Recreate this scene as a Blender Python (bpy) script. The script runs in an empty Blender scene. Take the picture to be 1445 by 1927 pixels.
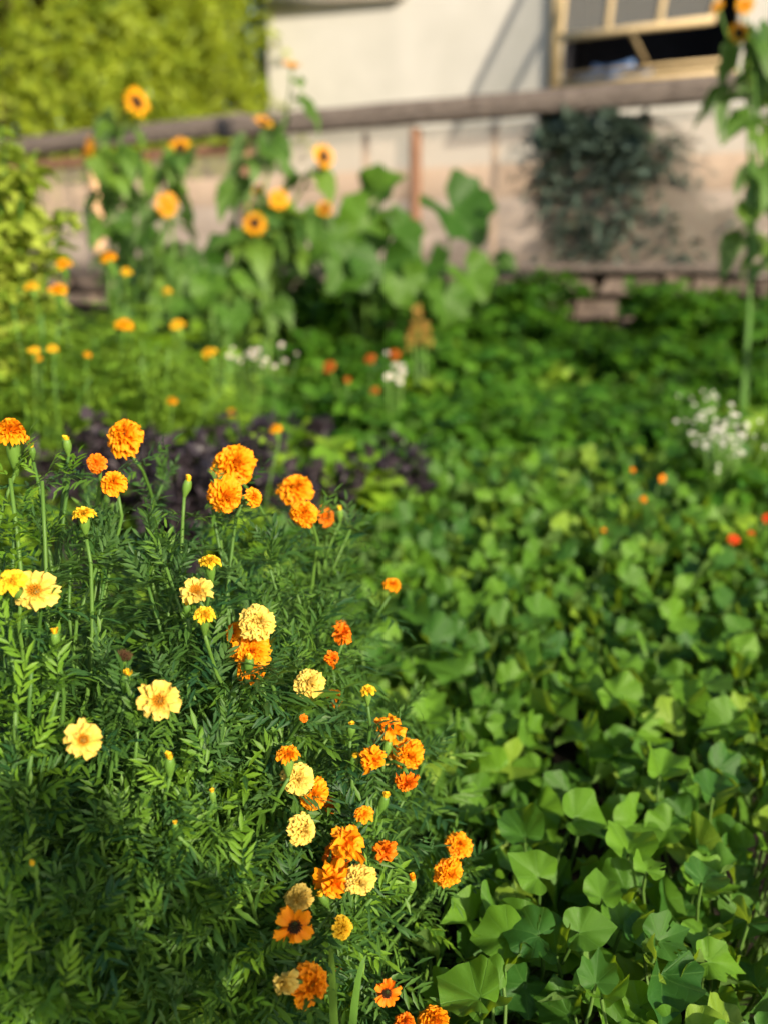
import bpy, math, random
import numpy as np
from mathutils import Vector, Matrix

random.seed(11)
rng = np.random.default_rng(11)
U = random.uniform
SC = bpy.context.scene
COL = SC.collection

# ------------------------------------------------------------------ camera, sky, sun, exposure
FPX, PITCH, CAMZ = 1900.0, math.radians(13.7), 1.25
PW, PH = 1445.0, 1927.0
CAM = Vector((0.0, 0.0, CAMZ))
cam_data = bpy.data.cameras.new('camera')
cam = bpy.data.objects.new('camera', cam_data)
COL.objects.link(cam)
cam.location = CAM
cam.rotation_euler = (math.pi / 2 - PITCH, 0, 0)
cam_data.sensor_fit = 'VERTICAL'
cam_data.sensor_height = 36.0
cam_data.lens = 36.0 * FPX / PH
cam_data.clip_start = 0.02
cam_data.clip_end = 500
cam_data.dof.use_dof = True
cam_data.dof.focus_distance = 1.25
cam_data.dof.aperture_fstop = 2.0
SC.camera = cam

SUN_AZ = math.radians(32)      # to the viewer's right, behind the viewer
SUN_EL = math.radians(23)
sun_vec = Vector((math.sin(SUN_AZ) * math.cos(SUN_EL), -math.cos(SUN_AZ) * math.cos(SUN_EL), math.sin(SUN_EL)))
world = bpy.data.worlds.new('World')
SC.world = world
world.use_nodes = True
wn = world.node_tree.nodes
wl = world.node_tree.links
bg = wn['Background']
sky = wn.new('ShaderNodeTexSky')
sky.sky_type = 'NISHITA'
sky.sun_disc = False
sky.sun_elevation = SUN_EL
sky.sun_rotation = math.atan2(sun_vec.x, sun_vec.y)
sky.dust_density = 1.5
wl.new(sky.outputs[0], bg.inputs[0])
bg.inputs[1].default_value = 0.105
sl = bpy.data.lights.new('sun', 'SUN')
sl.energy = 4.4
sl.angle = math.radians(0.8)
sl.color = (1.0, 0.87, 0.68)
sun = bpy.data.objects.new('sun', sl)
COL.objects.link(sun)
sun.rotation_euler = (-sun_vec).to_track_quat('-Z', 'Y').to_euler()
sun.location = sun_vec * 30
SC.view_settings.view_transform = 'Standard'
SC.view_settings.look = 'None'
SC.view_settings.exposure = 1.0
SC.view_settings.gamma = 1.0
SC.render.engine = 'CYCLES'
SC.cycles.max_bounces = 6
SC.cycles.diffuse_bounces = 2
SC.cycles.glossy_bounces = 2
SC.cycles.transmission_bounces = 5
SC.cycles.transparent_max_bounces = 10
SC.cycles.sample_clamp_indirect = 6.0
SC.cycles.use_denoising = True
SC.cycles.use_adaptive_sampling = True
SC.cycles.adaptive_threshold = 0.02

# ------------------------------------------------------------------ geometry of the place
def ground(y):
    if y < -2: return -0.342
    if y > 7.6: return 0.906
    return 0.10 + 0.13 * (y - 1.4)

cp, sp = math.cos(PITCH), math.sin(PITCH)
def ray(px, py):
    a = (px - PW / 2) / FPX
    b = -(py - PH / 2) / FPX
    return Vector((a, cp + b * sp, -sp + b * cp)).normalized()
def at(px, py, d):
    return CAM + ray(px, py) * d
def at_y(px, py, Y):
    r = ray(px, py)
    return CAM + r * (Y / r.y)
def at_plane(px, py, p0, n, off=0.0):
    r = ray(px, py)
    q = p0 + n * off
    return CAM + r * ((q - CAM).dot(n) / r.dot(n))
def project(p):
    v = p - CAM
    f = v.y * cp - v.z * sp
    if f < 0.05: return (-9999, -9999)
    u = v.y * sp + v.z * cp
    return (PW / 2 + FPX * v.x / f, PH / 2 - FPX * u / f)
def in_frame(p, m=40):
    x, y = project(p)
    return -m < x < PW + m and -m < y < PH + m

# ------------------------------------------------------------------ mesh helpers
class Proto:
    """verts (n,3), flat loop index array, face sizes, per-vertex uv"""
    def __init__(s, V, F, UV=None):
        s.V = np.array(V, dtype=np.float64).reshape(-1, 3)
        if isinstance(F, tuple):
            s.loops, s.sizes = F
        else:
            s.sizes = np.array([len(f) for f in F], dtype=np.int32)
            s.loops = np.array([i for f in F for i in f], dtype=np.int32)
        s.UV = np.zeros((len(s.V), 2)) if UV is None else np.array(UV, dtype=np.float64).reshape(-1, 2)
        s.R = np.zeros(len(s.V))
    def tf(s, M):
        m = np.array(M)
        p = Proto(s.V @ m[:3, :3].T + m[:3, 3], (s.loops, s.sizes), s.UV)
        p.R = s.R
        return p

def concat(ps):
    off, V, L, S, T, R = 0, [], [], [], [], []
    for p in ps:
        V.append(p.V); L.append(p.loops + off); S.append(p.sizes); T.append(p.UV); R.append(p.R)
        off += len(p.V)
    q = Proto(np.concatenate(V), (np.concatenate(L), np.concatenate(S)), np.concatenate(T))
    q.R = np.concatenate(R)
    return q

def scatter(protos, mats):
    """one merged proto out of many placed copies; every copy gets its own random value"""
    out = []
    for m in mats:
        p = random.choice(protos).tf(m)
        p.R = np.full(len(p.V), random.random())
        out.append(p)
    return concat(out)

def mesh(name, p, mat=None, smooth=True):
    me = bpy.data.meshes.new(name)
    n, k, f = len(p.V), len(p.loops), len(p.sizes)
    me.vertices.add(n); me.loops.add(k); me.polygons.add(f)
    me.vertices.foreach_set('co', p.V.astype(np.float32).ravel())
    me.loops.foreach_set('vertex_index', p.loops.astype(np.int32))
    st = np.zeros(f, dtype=np.int32); st[1:] = np.cumsum(p.sizes)[:-1]
    me.polygons.foreach_set('loop_start', st)
    me.update(calc_edges=True)
    uv = me.uv_layers.new(name='UVMap')
    uv.data.foreach_set('uv', p.UV[p.loops].astype(np.float32).ravel())
    if p.R.any():
        a = me.attributes.new('rnd', 'FLOAT', 'POINT')
        a.data.foreach_set('value', p.R.astype(np.float32))
    me.validate()
    me.polygons.foreach_set('use_smooth', np.full(len(me.polygons), bool(smooth)))
    if mat: me.materials.append(mat)
    return me

def obj(name, me, parent=None, M=None, origin=None):
    o = bpy.data.objects.new(name, me)
    COL.objects.link(o)
    if M is not None: o.matrix_local = M
    if parent is not None:
        o.parent = parent
    return o

def thing(name, label, cat, loc, group=None, kind=None):
    o = bpy.data.objects.new(name, None)
    COL.objects.link(o)
    o.empty_display_size = 0.05
    o.location = loc
    o['label'] = label; o['category'] = cat
    if group: o['group'] = group
    if kind: o['kind'] = kind
    return o

def part(name, p, mat, root, smooth=True, kind=None):
    """a mesh given in world coordinates, hung under a thing"""
    base = root.location if root.parent is None else root.location + root.parent.location
    q = Proto(p.V - np.array(base), (p.loops, p.sizes), p.UV); q.R = p.R
    o = obj(name, mesh(name, q, mat, smooth), root)
    if kind: o['kind'] = kind
    return o

def frame(d, n, loc, s=1.0):
    Y = Vector(d).normalized()
    n = Vector(n)
    Z = n - Y * n.dot(Y)
    if Z.length < 1e-4: Z = Y.orthogonal()
    Z.normalize()
    X = Y.cross(Z)
    M = Matrix(((X.x * s, Y.x * s, Z.x * s, loc[0]), (X.y * s, Y.y * s, Z.y * s, loc[1]), (X.z * s, Y.z * s, Z.z * s, loc[2]), (0, 0, 0, 1)))
    return M
def zframe(z, loc, s=1.0, spin=None):
    Z = Vector(z).normalized()
    X = Z.orthogonal().normalized()
    a = U(0, 6.28) if spin is None else spin
    Y = Z.cross(X)
    X2 = X * math.cos(a) + Y * math.sin(a)
    return frame(Z.cross(X2), Z, loc, s)

def rand_dir(zmin=-1, zmax=1):
    z = U(zmin, zmax); a = U(0, 6.2832); r = math.sqrt(max(0, 1 - z * z))
    return Vector((r * math.cos(a), r * math.sin(a), z))

def tube(pts, radii, sides=6, cap=True):
    pts = [Vector(p) for p in pts]
    n = len(pts)
    V, F, T = [], [], []
    ref = Vector((0.3, 0.9, 0.2))
    for i, p in enumerate(pts):
        t = (pts[min(i + 1, n - 1)] - pts[max(i - 1, 0)]).normalized()
        a = t.cross(ref)
        if a.length < 1e-3: a = t.orthogonal()
        a.normalize(); b = t.cross(a)
        r = radii[i] if hasattr(radii, '__len__') else radii
        for k in range(sides):
            an = 6.28318 * k / sides
            V.append(p + (a * math.cos(an) + b * math.sin(an)) * r)
            T.append((k / sides, i / (n - 1)))
    for i in range(n - 1):
        for k in range(sides):
            k2 = (k + 1) % sides
            F.append((i * sides + k, i * sides + k2, (i + 1) * sides + k2, (i + 1) * sides + k))
    if cap:
        F.append(tuple(reversed(range(sides))))
        F.append(tuple((n - 1) * sides + k for k in range(sides)))
    return Proto([tuple(v) for v in V], F, T)

def bez(a, b, c, n):
    return [a * (1 - t) ** 2 + b * 2 * t * (1 - t) + c * t * t for t in [i / (n - 1) for i in range(n)]]
def bez3(a, b, c, d, n):
    return [a * (1 - t) ** 3 + b * 3 * t * (1 - t) ** 2 + c * 3 * t * t * (1 - t) + d * t ** 3 for t in [i / (n - 1) for i in range(n)]]

def lathe(prof, sides=10, ridge=0.0):
    V, F, T = [], [], []
    n = len(prof)
    for i, (r, z) in enumerate(prof):
        for k in range(sides):
            a = 6.28318 * k / sides
            rr = r * (1 + ridge * (1 if k % 2 else -1))
            V.append((rr * math.cos(a), rr * math.sin(a), z)); T.append((k / sides, i / (n - 1)))
    for i in range(n - 1):
        for k in range(sides):
            k2 = (k + 1) % sides
            F.append((i * sides + k, i * sides + k2, (i + 1) * sides + k2, (i + 1) * sides + k))
    F.append(tuple(reversed(range(sides)))); F.append(tuple((n - 1) * sides + k for k in range(sides)))
    return Proto(V, F, T)

def hexa(c):
    """box from eight corners: bottom 4 then top 4, same winding"""
    return Proto([tuple(v) for v in c], [(3, 2, 1, 0), (4, 5, 6, 7), (0, 1, 5, 4), (1, 2, 6, 5), (2, 3, 7, 6), (3, 0, 4, 7)])
def bar(a, b, w, h, up=Vector((0, 0, 1)), nseg=1, rough=0.0):
    """a beam of section w x h from a to b, optionally uneven along its length"""
    a, b = Vector(a), Vector(b)
    t = (b - a).normalized(); s = t.cross(up).normalized(); u = s.cross(t)
    V, F, T = [], [], []
    bev = min(w, h) * 0.12
    prof = [(-w/2+bev, -h/2), (w/2-bev, -h/2), (w/2, -h/2+bev), (w/2, h/2-bev), (w/2-bev, h/2), (-w/2+bev, h/2), (-w/2, h/2-bev), (-w/2, -h/2+bev)]
    for i in range(nseg + 1):
        p = a.lerp(b, i / nseg)
        for k, (x, z) in enumerate(prof):
            V.append(tuple(p + s * (x + U(-rough, rough)) + u * (z + U(-rough, rough)))); T.append((k / 8, i / nseg))
    for i in range(nseg):
        for k in range(8):
            k2 = (k + 1) % 8
            F.append((i * 8 + k, i * 8 + k2, (i + 1) * 8 + k2, (i + 1) * 8 + k))
    F.append(tuple(reversed(range(8)))); F.append(tuple(nseg * 8 + k for k in range(8)))
    return Proto(V, F, T)

# ------------------------------------------------------------------ materials
MATS = {}
def node_mat(name):
    m = bpy.data.materials.new(name); m.use_nodes = True
    nt = m.node_tree
    nt.nodes.clear()
    out = nt.nodes.new('ShaderNodeOutputMaterial')
    MATS[name] = m
    return m, nt, out
def N(nt, typ, **kw):
    n = nt.nodes.new(typ)
    for k, v in kw.items():
        if k.startswith('i_'):
            n.inputs[k[2:].replace('_', ' ')].default_value = v
        else: setattr(n, k, v)
    return n
def mathn(nt, op, a, b=None, c=None, clamp=False):
    n = nt.nodes.new('ShaderNodeMath'); n.operation = op; n.use_clamp = clamp
    for i, v in enumerate((a, b, c)):
        if v is None: continue
        if isinstance(v, (int, float)): n.inputs[i].default_value = v
        else: nt.links.new(v, n.inputs[i])
    return n.outputs[0]
def mixc(nt, fac, a, b, blend='MIX'):
    n = nt.nodes.new('ShaderNodeMix'); n.data_type = 'RGBA'; n.blend_type = blend
    for i, v in ((0, fac), (6, a), (7, b)):
        if isinstance(v, (int, float)): n.inputs[i].default_value = v
        elif isinstance(v, tuple): n.inputs[i].default_value = (*v, 1)
        else: nt.links.new(v, n.inputs[i])
    return n.outputs[2]
def rnd_value(nt):
    oi = nt.nodes.new('ShaderNodeObjectInfo')
    at_ = N(nt, 'ShaderNodeAttribute', attribute_name='rnd')
    s = mathn(nt, 'ADD', oi.outputs['Random'], at_.outputs['Fac'])
    return mathn(nt, 'FRACT', s)

def leaf_mat(name, dark, light, trans, tfac=0.3, rough=0.45, spec=0.4, under=None, vein=None, spots=0.0, yellow=None, bump=0.0):
    m, nt, out = node_mat(name)
    lk = nt.links
    r = rnd_value(nt)
    colr = mixc(nt, r, dark, light)
    if yellow:
        ym = mathn(nt, 'GREATER_THAN', r, yellow[0])
        colr = mixc(nt, mathn(nt, 'MULTIPLY', ym, 0.75), colr, yellow[1])
    tc = nt.nodes.new('ShaderNodeTexCoord')
    nz = N(nt, 'ShaderNodeTexNoise', i_Scale=38.0, i_Detail=3.0)
    lk.new(tc.outputs['Object'], nz.inputs['Vector'])
    colr = mixc(nt, mathn(nt, 'MULTIPLY', nz.outputs['Fac'], 0.55), colr, mixc(nt, 1.0, colr, (0.62, 0.66, 0.55), 'MULTIPLY'))
    hgt = None
    if vein:
        uv = N(nt, 'ShaderNodeUVMap', uv_map='UVMap')
        sx = nt.nodes.new('ShaderNodeSeparateXYZ'); lk.new(uv.outputs[0], sx.inputs[0])
        if vein[0] == 'palmate':
            th = mathn(nt, 'ABSOLUTE', mathn(nt, 'MULTIPLY', mathn(nt, 'SUBTRACT', sx.outputs[0], 0.5), 360.0))
            dd = mathn(nt, 'MULTIPLY', mathn(nt, 'PINGPONG', th, 23.0), mathn(nt, 'MULTIPLY', sx.outputs[1], 0.0175))
            v1 = mathn(nt, 'SUBTRACT', 1.0, mathn(nt, 'DIVIDE', dd, 0.016), clamp=True)
            # side veins run off the main ones
            w = mathn(nt, 'PINGPONG', mathn(nt, 'ADD', mathn(nt, 'MULTIPLY', sx.outputs[1], 1.0), mathn(nt, 'MULTIPLY', dd, -0.9)), 0.075)
            v2 = mathn(nt, 'MULTIPLY', mathn(nt, 'SUBTRACT', 1.0, mathn(nt, 'DIVIDE', w, 0.010), clamp=True), 0.4)
            vm = mathn(nt, 'MAXIMUM', v1, v2)
        else:
            x = mathn(nt, 'ABSOLUTE', mathn(nt, 'SUBTRACT', sx.outputs[0], 0.5))
            vm = mathn(nt, 'SUBTRACT', 1.0, mathn(nt, 'DIVIDE', x, vein[2] if len(vein) > 2 else 0.09), clamp=True)
        colr = mixc(nt, mathn(nt, 'MULTIPLY', vm, 0.32 if vein[0] == 'palmate' else 0.55), colr, vein[1])
        hgt = vm
    if spots:
        vz = N(nt, 'ShaderNodeTexNoise', i_Scale=95.0, i_Detail=1.0)
        lk.new(tc.outputs['Object'], vz.inputs['Vector'])
        sm = mathn(nt, 'GREATER_THAN', vz.outputs['Fac'], 0.745)
        colr = mixc(nt, mathn(nt, 'MULTIPLY', sm, spots), colr, (0.03, 0.028, 0.012))
    if under:
        geo = nt.nodes.new('ShaderNodeNewGeometry')
        colr = mixc(nt, mathn(nt, 'MULTIPLY', geo.outputs['Backfacing'], 0.8), colr, under)
    b = nt.nodes.new('ShaderNodeBsdfPrincipled')
    lk.new(colr, b.inputs['Base Color'])
    b.inputs['Roughness'].default_value = rough
    b.inputs['Specular IOR Level'].default_value = spec
    t = nt.nodes.new('ShaderNodeBsdfTranslucent')
    lk.new(mixc(nt, 0.6, colr, trans), t.inputs['Color'])
    if bump:
        bp = N(nt, 'ShaderNodeBump', i_Strength=bump, i_Distance=0.002)
        hh = nz.outputs['Fac'] if hgt is None else mathn(nt, 'SUBTRACT', mathn(nt, 'MULTIPLY', nz.outputs['Fac'], 0.8), hgt)
        lk.new(hh, bp.inputs['Height']); lk.new(bp.outputs[0], b.inputs['Normal'])
    mx = nt.nodes.new('ShaderNodeMixShader'); mx.inputs[0].default_value = tfac
    lk.new(b.outputs[0], mx.inputs[1]); lk.new(t.outputs[0], mx.inputs[2]); lk.new(mx.outputs[0], out.inputs[0])
    return m

def petal_mat(name, base, tip, tfac=0.28):
    m, nt, out = node_mat(name); lk = nt.links
    uv = N(nt, 'ShaderNodeUVMap', uv_map='UVMap')
    sx = nt.nodes.new('ShaderNodeSeparateXYZ'); lk.new(uv.outputs[0], sx.inputs[0])
    f = mathn(nt, 'POWER', sx.outputs[1], 0.8, clamp=True)
    colr = mixc(nt, f, base, tip)
    r = rnd_value(nt)
    colr = mixc(nt, mathn(nt, 'MULTIPLY', r, 0.35), colr, base)
    st = mathn(nt, 'PINGPONG', sx.outputs[0], 0.08)
    colr = mixc(nt, mathn(nt, 'MULTIPLY', st, 2.2), colr, base)
    b = nt.nodes.new('ShaderNodeBsdfPrincipled'); lk.new(colr, b.inputs['Base Color'])
    b.inputs['Roughness'].default_value = 0.62; b.inputs['Specular IOR Level'].default_value = 0.22
    t = nt.nodes.new('ShaderNodeBsdfTranslucent'); lk.new(colr, t.inputs['Color'])
    mx = nt.nodes.new('ShaderNodeMixShader'); mx.inputs[0].default_value = tfac
    lk.new(b.outputs[0], mx.inputs[1]); lk.new(t.outputs[0], mx.inputs[2]); lk.new(mx.outputs[0], out.inputs[0])
    return m

def plain_mat(name, a, b_, scale=8.0, rough=0.7, spec=0.3, bump=0.2, stretch=(1, 1, 1), detail=5.0, metallic=0.0):
    m, nt, out = node_mat(name); lk = nt.links
    tc = nt.nodes.new('ShaderNodeTexCoord')
    mp = N(nt, 'ShaderNodeMapping'); mp.inputs['Scale'].default_value = stretch
    lk.new(tc.outputs['Object'], mp.inputs['Vector'])
    nz = N(nt, 'ShaderNodeTexNoise', i_Scale=scale, i_Detail=detail, i_Roughness=0.65)
    lk.new(mp.outputs[0], nz.inputs['Vector'])
    cr = mathn(nt, 'MULTIPLY', mathn(nt, 'SUBTRACT', nz.outputs['Fac'], 0.3), 2.4, clamp=True)
    r = rnd_value(nt)
    c = mixc(nt, cr, a, b_)
    c = mixc(nt, mathn(nt, 'MULTIPLY', r, 0.25), c, mixc(nt, 1.0, c, (0.7, 0.68, 0.66), 'MULTIPLY'))
    b = nt.nodes.new('ShaderNodeBsdfPrincipled'); lk.new(c, b.inputs['Base Color'])
    b.inputs['Roughness'].default_value = rough; b.inputs['Specular IOR Level'].default_value = spec; b.inputs['Metallic'].default_value = metallic
    if bump:
        bp = N(nt, 'ShaderNodeBump', i_Strength=bump, i_Distance=0.02)
        lk.new(nz.outputs['Fac'], bp.inputs['Height']); lk.new(bp.outputs[0], b.inputs['Normal'])
    lk.new(b.outputs[0], out.inputs[0])
    return m

leaf_mat('young_leaf', (0.075, 0.19, 0.014), (0.17, 0.32, 0.020), (0.42, 0.58, 0.012), 0.34, 0.5, 0.28, vein=('mid', (0.2, 0.34, 0.06), 0.07))  # sunlight painted into a paler, yellower marigold leaf colour
leaf_mat('marigold_stem', (0.05, 0.125, 0.02), (0.10, 0.20, 0.03), (0.2, 0.35, 0.03), 0.1, 0.5, 0.3)
leaf_mat('marigold_leaf', (0.013, 0.060, 0.021), (0.105, 0.215, 0.018), (0.22, 0.40, 0.012), 0.30, 0.5, 0.28, under=(0.06, 0.13, 0.04), vein=('mid', (0.10, 0.20, 0.05), 0.07))
leaf_mat('sweet_potato_leaf', (0.026, 0.098, 0.014), (0.125, 0.265, 0.016), (0.42, 0.60, 0.010), 0.34, 0.5, 0.26, under=(0.11, 0.19, 0.05), vein=('palmate', (0.14, 0.30, 0.06)), spots=0.85, yellow=(0.93, (0.20, 0.30, 0.03)), bump=0.35)
leaf_mat('stem_green', (0.07, 0.17, 0.025), (0.13, 0.25, 0.04), (0.25, 0.4, 0.03), 0.12, 0.5, 0.35)
leaf_mat('vine_stem', (0.045, 0.10, 0.018), (0.09, 0.17, 0.03), (0.2, 0.3, 0.03), 0.1, 0.5, 0.3)
leaf_mat('calyx_green', (0.10, 0.22, 0.03), (0.17, 0.31, 0.05), (0.35, 0.5, 0.05), 0.22, 0.45, 0.35)
leaf_mat('sunflower_leaf', (0.030, 0.085, 0.012), (0.115, 0.205, 0.020), (0.25, 0.42, 0.02), 0.28, 0.55, 0.25, under=(0.12, 0.20, 0.08), vein=('mid', (0.16, 0.28, 0.07), 0.04))
leaf_mat('squash_leaf', (0.022, 0.075, 0.007), (0.075, 0.165, 0.012), (0.18, 0.32, 0.008), 0.2, 0.55, 0.25, vein=('palmate', (0.16, 0.30, 0.07)), bump=0.2)
leaf_mat('parsley_leaf', (0.030, 0.11, 0.007), (0.085, 0.21, 0.012), (0.19, 0.40, 0.01), 0.28, 0.5, 0.3)
leaf_mat('bean_leaf', (0.12, 0.26, 0.016), (0.28, 0.44, 0.03), (0.42, 0.58, 0.02), 0.34, 0.5, 0.3)
leaf_mat('yellow_green_leaf', (0.18, 0.28, 0.02), (0.44, 0.52, 0.08), (0.50, 0.58, 0.03), 0.34, 0.5, 0.3)
leaf_mat('mid_marigold_leaf', (0.08, 0.19, 0.016), (0.22, 0.36, 0.03), (0.38, 0.50, 0.02), 0.32, 0.5, 0.3)
leaf_mat('purple_leaf', (0.016, 0.012, 0.016), (0.06, 0.045, 0.055), (0.12, 0.05, 0.06), 0.16, 0.45, 0.35)
leaf_mat('tree_leaf', (0.12, 0.20, 0.014), (0.38, 0.46, 0.03), (0.55, 0.56, 0.02), 0.38, 0.5, 0.3)
leaf_mat('tree_leaf_dark', (0.10, 0.16, 0.02), (0.22, 0.28, 0.03), (0.26, 0.34, 0.02), 0.3, 0.5, 0.3)
leaf_mat('tomato_leaf', (0.05, 0.080, 0.064), (0.085, 0.12, 0.094), (0.11, 0.16, 0.09), 0.2, 0.5, 0.3)
leaf_mat('grass_blade', (0.06, 0.16, 0.02), (0.14, 0.26, 0.035), (0.3, 0.45, 0.03), 0.28, 0.5, 0.3)
petal_mat('orange_petal', (0.84, 0.21, 0.002), (0.95, 0.37, 0.004))
petal_mat('deep_orange_petal', (0.68, 0.11, 0.002), (0.92, 0.25, 0.003))
petal_mat('pale_yellow_petal', (0.68, 0.40, 0.03), (0.78, 0.60, 0.14))
petal_mat('yellow_petal', (0.82, 0.42, 0.01), (0.92, 0.62, 0.03))
petal_mat('sun_petal', (0.75, 0.26, 0.004), (0.90, 0.48, 0.006))
petal_mat('amber_petal', (0.80, 0.30, 0.003), (0.90, 0.46, 0.006))
petal_mat('dusky_petal', (0.30, 0.06, 0.008), (0.52, 0.15, 0.015))
petal_mat('white_petal', (0.62, 0.60, 0.52), (0.80, 0.78, 0.72))
petal_mat('red_petal', (0.62, 0.03, 0.004), (0.80, 0.07, 0.008))
petal_mat('gold_plume', (0.38, 0.22, 0.05), (0.50, 0.31, 0.07))
plain_mat('orange_disc', (0.45, 0.14, 0.004), (0.75, 0.34, 0.01), 260, 0.7, 0.2, 0.4)
plain_mat('brown_disc', (0.022, 0.011, 0.006), (0.075, 0.034, 0.012), 160, 0.8, 0.2, 0.4)
plain_mat('dry_brown', (0.05, 0.025, 0.014), (0.15, 0.075, 0.035), 220, 0.85, 0.1, 0.4)
plain_mat('soil', (0.009, 0.008, 0.006), (0.026, 0.021, 0.015), 14, 0.95, 0.1, 0.8)
plain_mat('weathered_wood', (0.085, 0.068, 0.058), (0.22, 0.18, 0.155), 6, 0.8, 0.2, 0.5, (0.7, 6, 6))
plain_mat('brown_wood', (0.15, 0.075, 0.045), (0.27, 0.15, 0.095), 7, 0.75, 0.2, 0.4, (6, 6, 0.6))
plain_mat('pale_wood', (0.50, 0.30, 0.16), (0.66, 0.43, 0.25), 5, 0.7, 0.25, 0.3, (6, 6, 0.6))
plain_mat('yellow_wood', (0.48, 0.36, 0.19), (0.60, 0.47, 0.27), 5, 0.6, 0.3, 0.2, (5, 5, 0.7))
plain_mat('white_wall', (0.48, 0.465, 0.42), (0.56, 0.54, 0.495), 2.0, 0.8, 0.2, 0.12)
plain_mat('grey_eave', (0.28, 0.25, 0.21), (0.38, 0.35, 0.30), 3, 0.8, 0.2, 0.2)
plain_mat('roof_sheet', (0.16, 0.10, 0.08), (0.24, 0.16, 0.13), 3, 0.7, 0.3, 0.2)
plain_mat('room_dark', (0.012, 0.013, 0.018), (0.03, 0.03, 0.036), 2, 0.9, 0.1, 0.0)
plain_mat('blue_plastic', (0.06, 0.12, 0.28), (0.10, 0.19, 0.38), 4, 0.5, 0.4, 0.1)
plain_mat('stone', (0.075, 0.055, 0.045), (0.26, 0.20, 0.16), 9, 0.9, 0.2, 0.7)
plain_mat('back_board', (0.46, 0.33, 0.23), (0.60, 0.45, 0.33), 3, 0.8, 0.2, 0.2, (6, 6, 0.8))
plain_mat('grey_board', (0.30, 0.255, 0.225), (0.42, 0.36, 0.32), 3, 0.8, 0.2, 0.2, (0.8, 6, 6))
plain_mat('bark', (0.05, 0.035, 0.024), (0.14, 0.10, 0.07), 10, 0.9, 0.1, 0.7, (3, 3, 0.5))
def film_mat():
    m, nt, out = node_mat('plastic_film'); lk = nt.links
    tc = nt.nodes.new('ShaderNodeTexCoord')
    nz = N(nt, 'ShaderNodeTexNoise', i_Scale=3.0, i_Detail=4.0); lk.new(tc.outputs['Object'], nz.inputs['Vector'])
    c = mixc(nt, nz.outputs['Fac'], (0.54, 0.43, 0.345), (0.66, 0.545, 0.45))
    d = nt.nodes.new('ShaderNodeBsdfPrincipled'); lk.new(c, d.inputs['Base Color']); d.inputs['Roughness'].default_value = 0.32
    bp = N(nt, 'ShaderNodeBump', i_Strength=0.3, i_Distance=0.03); lk.new(nz.outputs['Fac'], bp.inputs['Height']); lk.new(bp.outputs[0], d.inputs['Normal'])
    t = nt.nodes.new('ShaderNodeBsdfTranslucent'); lk.new(c, t.inputs['Color'])
    tr = nt.nodes.new('ShaderNodeBsdfTransparent'); tr.inputs[0].default_value = (0.93, 0.92, 0.90, 1)
    m1 = nt.nodes.new('ShaderNodeMixShader'); m1.inputs[0].default_value = 0.3
    lk.new(d.outputs[0], m1.inputs[1]); lk.new(t.outputs[0], m1.inputs[2])
    m2 = nt.nodes.new('ShaderNodeMixShader'); m2.inputs[0].default_value = 0.60
    lk.new(m1.outputs[0], m2.inputs[1]); lk.new(tr.outputs[0], m2.inputs[2]); lk.new(m2.outputs[0], out.inputs[0])
film_mat()
def glass_mat():
    m, nt, out = node_mat('window_glass'); lk = nt.links
    g = nt.nodes.new('ShaderNodeBsdfPrincipled'); g.inputs['Base Color'].default_value = (0.34, 0.33, 0.30, 1); g.inputs['Roughness'].default_value = 0.12
    tr = nt.nodes.new('ShaderNodeBsdfTransparent'); tr.inputs[0].default_value = (0.93, 0.94, 0.94, 1)
    mx = nt.nodes.new('ShaderNodeMixShader'); mx.inputs[0].default_value = 0.8
    lk.new(g.outputs[0], mx.inputs[1]); lk.new(tr.outputs[0], mx.inputs[2]); lk.new(mx.outputs[0], out.inputs[0])
glass_mat()

# ------------------------------------------------------------------ leaf and flower shapes
def blade(L, W, n=5, fold=0.3, droop=0.15, ser=0.0, wide=0.4):
    V, F, T = [], [], []
    for i in range(n + 1):
        t = i / n
        w = W * (math.sin(math.pi * min(1, t ** wide * 0.5 if t < 0.0 else (t / wide * 0.5 if t < wide else 0.5 + (t - wide) / (1 - wide) * 0.5))))
        w = max(w, 0.04 * W)
        if ser and 0 < i < n: w *= 1 + ser * (1 if i % 2 else -1)
        y = L * t; z = -droop * L * t * t
        V += [(-w, y, z + fold * w), (0, y, z), (w, y, z + fold * w)]
        T += [(0.5 - 0.5 * w / W, t), (0.5, t), (0.5 + 0.5 * w / W, t)]
    for i in range(n):
        a = i * 3
        F += [(a, a + 1, a + 4, a + 3), (a + 1, a + 2, a + 5, a + 4)]
    return Proto(V, F, T)

def rot_loc(loc, rz=0, rx=0, ry=0, s=1.0):
    return Matrix.Translation(loc) @ Matrix.Rotation(rz, 4, 'Z') @ Matrix.Rotation(ry, 4, 'Y') @ Matrix.Rotation(rx, 4, 'X') @ Matrix.Scale(s, 4)

def pinnate(L, pairs, ll, lw, droop=0.3, spread=(40, 62), ser=0.12, n=5):
    """a feather-shaped compound leaf lying along +Y"""
    ps = [blade(L * 0.86, 0.0011, 4, 0.0, droop)]
    def zy(t): return -droop * (L * 0.86) * t * t
    for i in range(pairs):
        t = 0.16 + 0.80 * i / pairs
        k = math.sin(math.pi * (0.22 + 0.62 * i / pairs))
        for sgn in (-1, 1):
            l = ll * k * U(0.85, 1.12)
            b = blade(l, lw * (0.75 + 0.25 * k) * U(0.85, 1.15), n, U(0.2, 0.5), U(0.0, 0.3), ser, U(0.38, 0.5))
            ps.append(b.tf(rot_loc((0, L * 0.86 * (t + U(-0.02, 0.02)), zy(t)), -sgn * math.radians(U(*spread)), U(-0.35, 0.15), sgn * U(-0.3, 0.35))))
    b = blade(ll * 0.95, lw, n, 0.3, 0.2, ser, 0.45)
    ps.append(b.tf(rot_loc((0, L * 0.86, zy(1)), U(-0.15, 0.15), -droop * 0.9)))
    return concat(ps)

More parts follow.
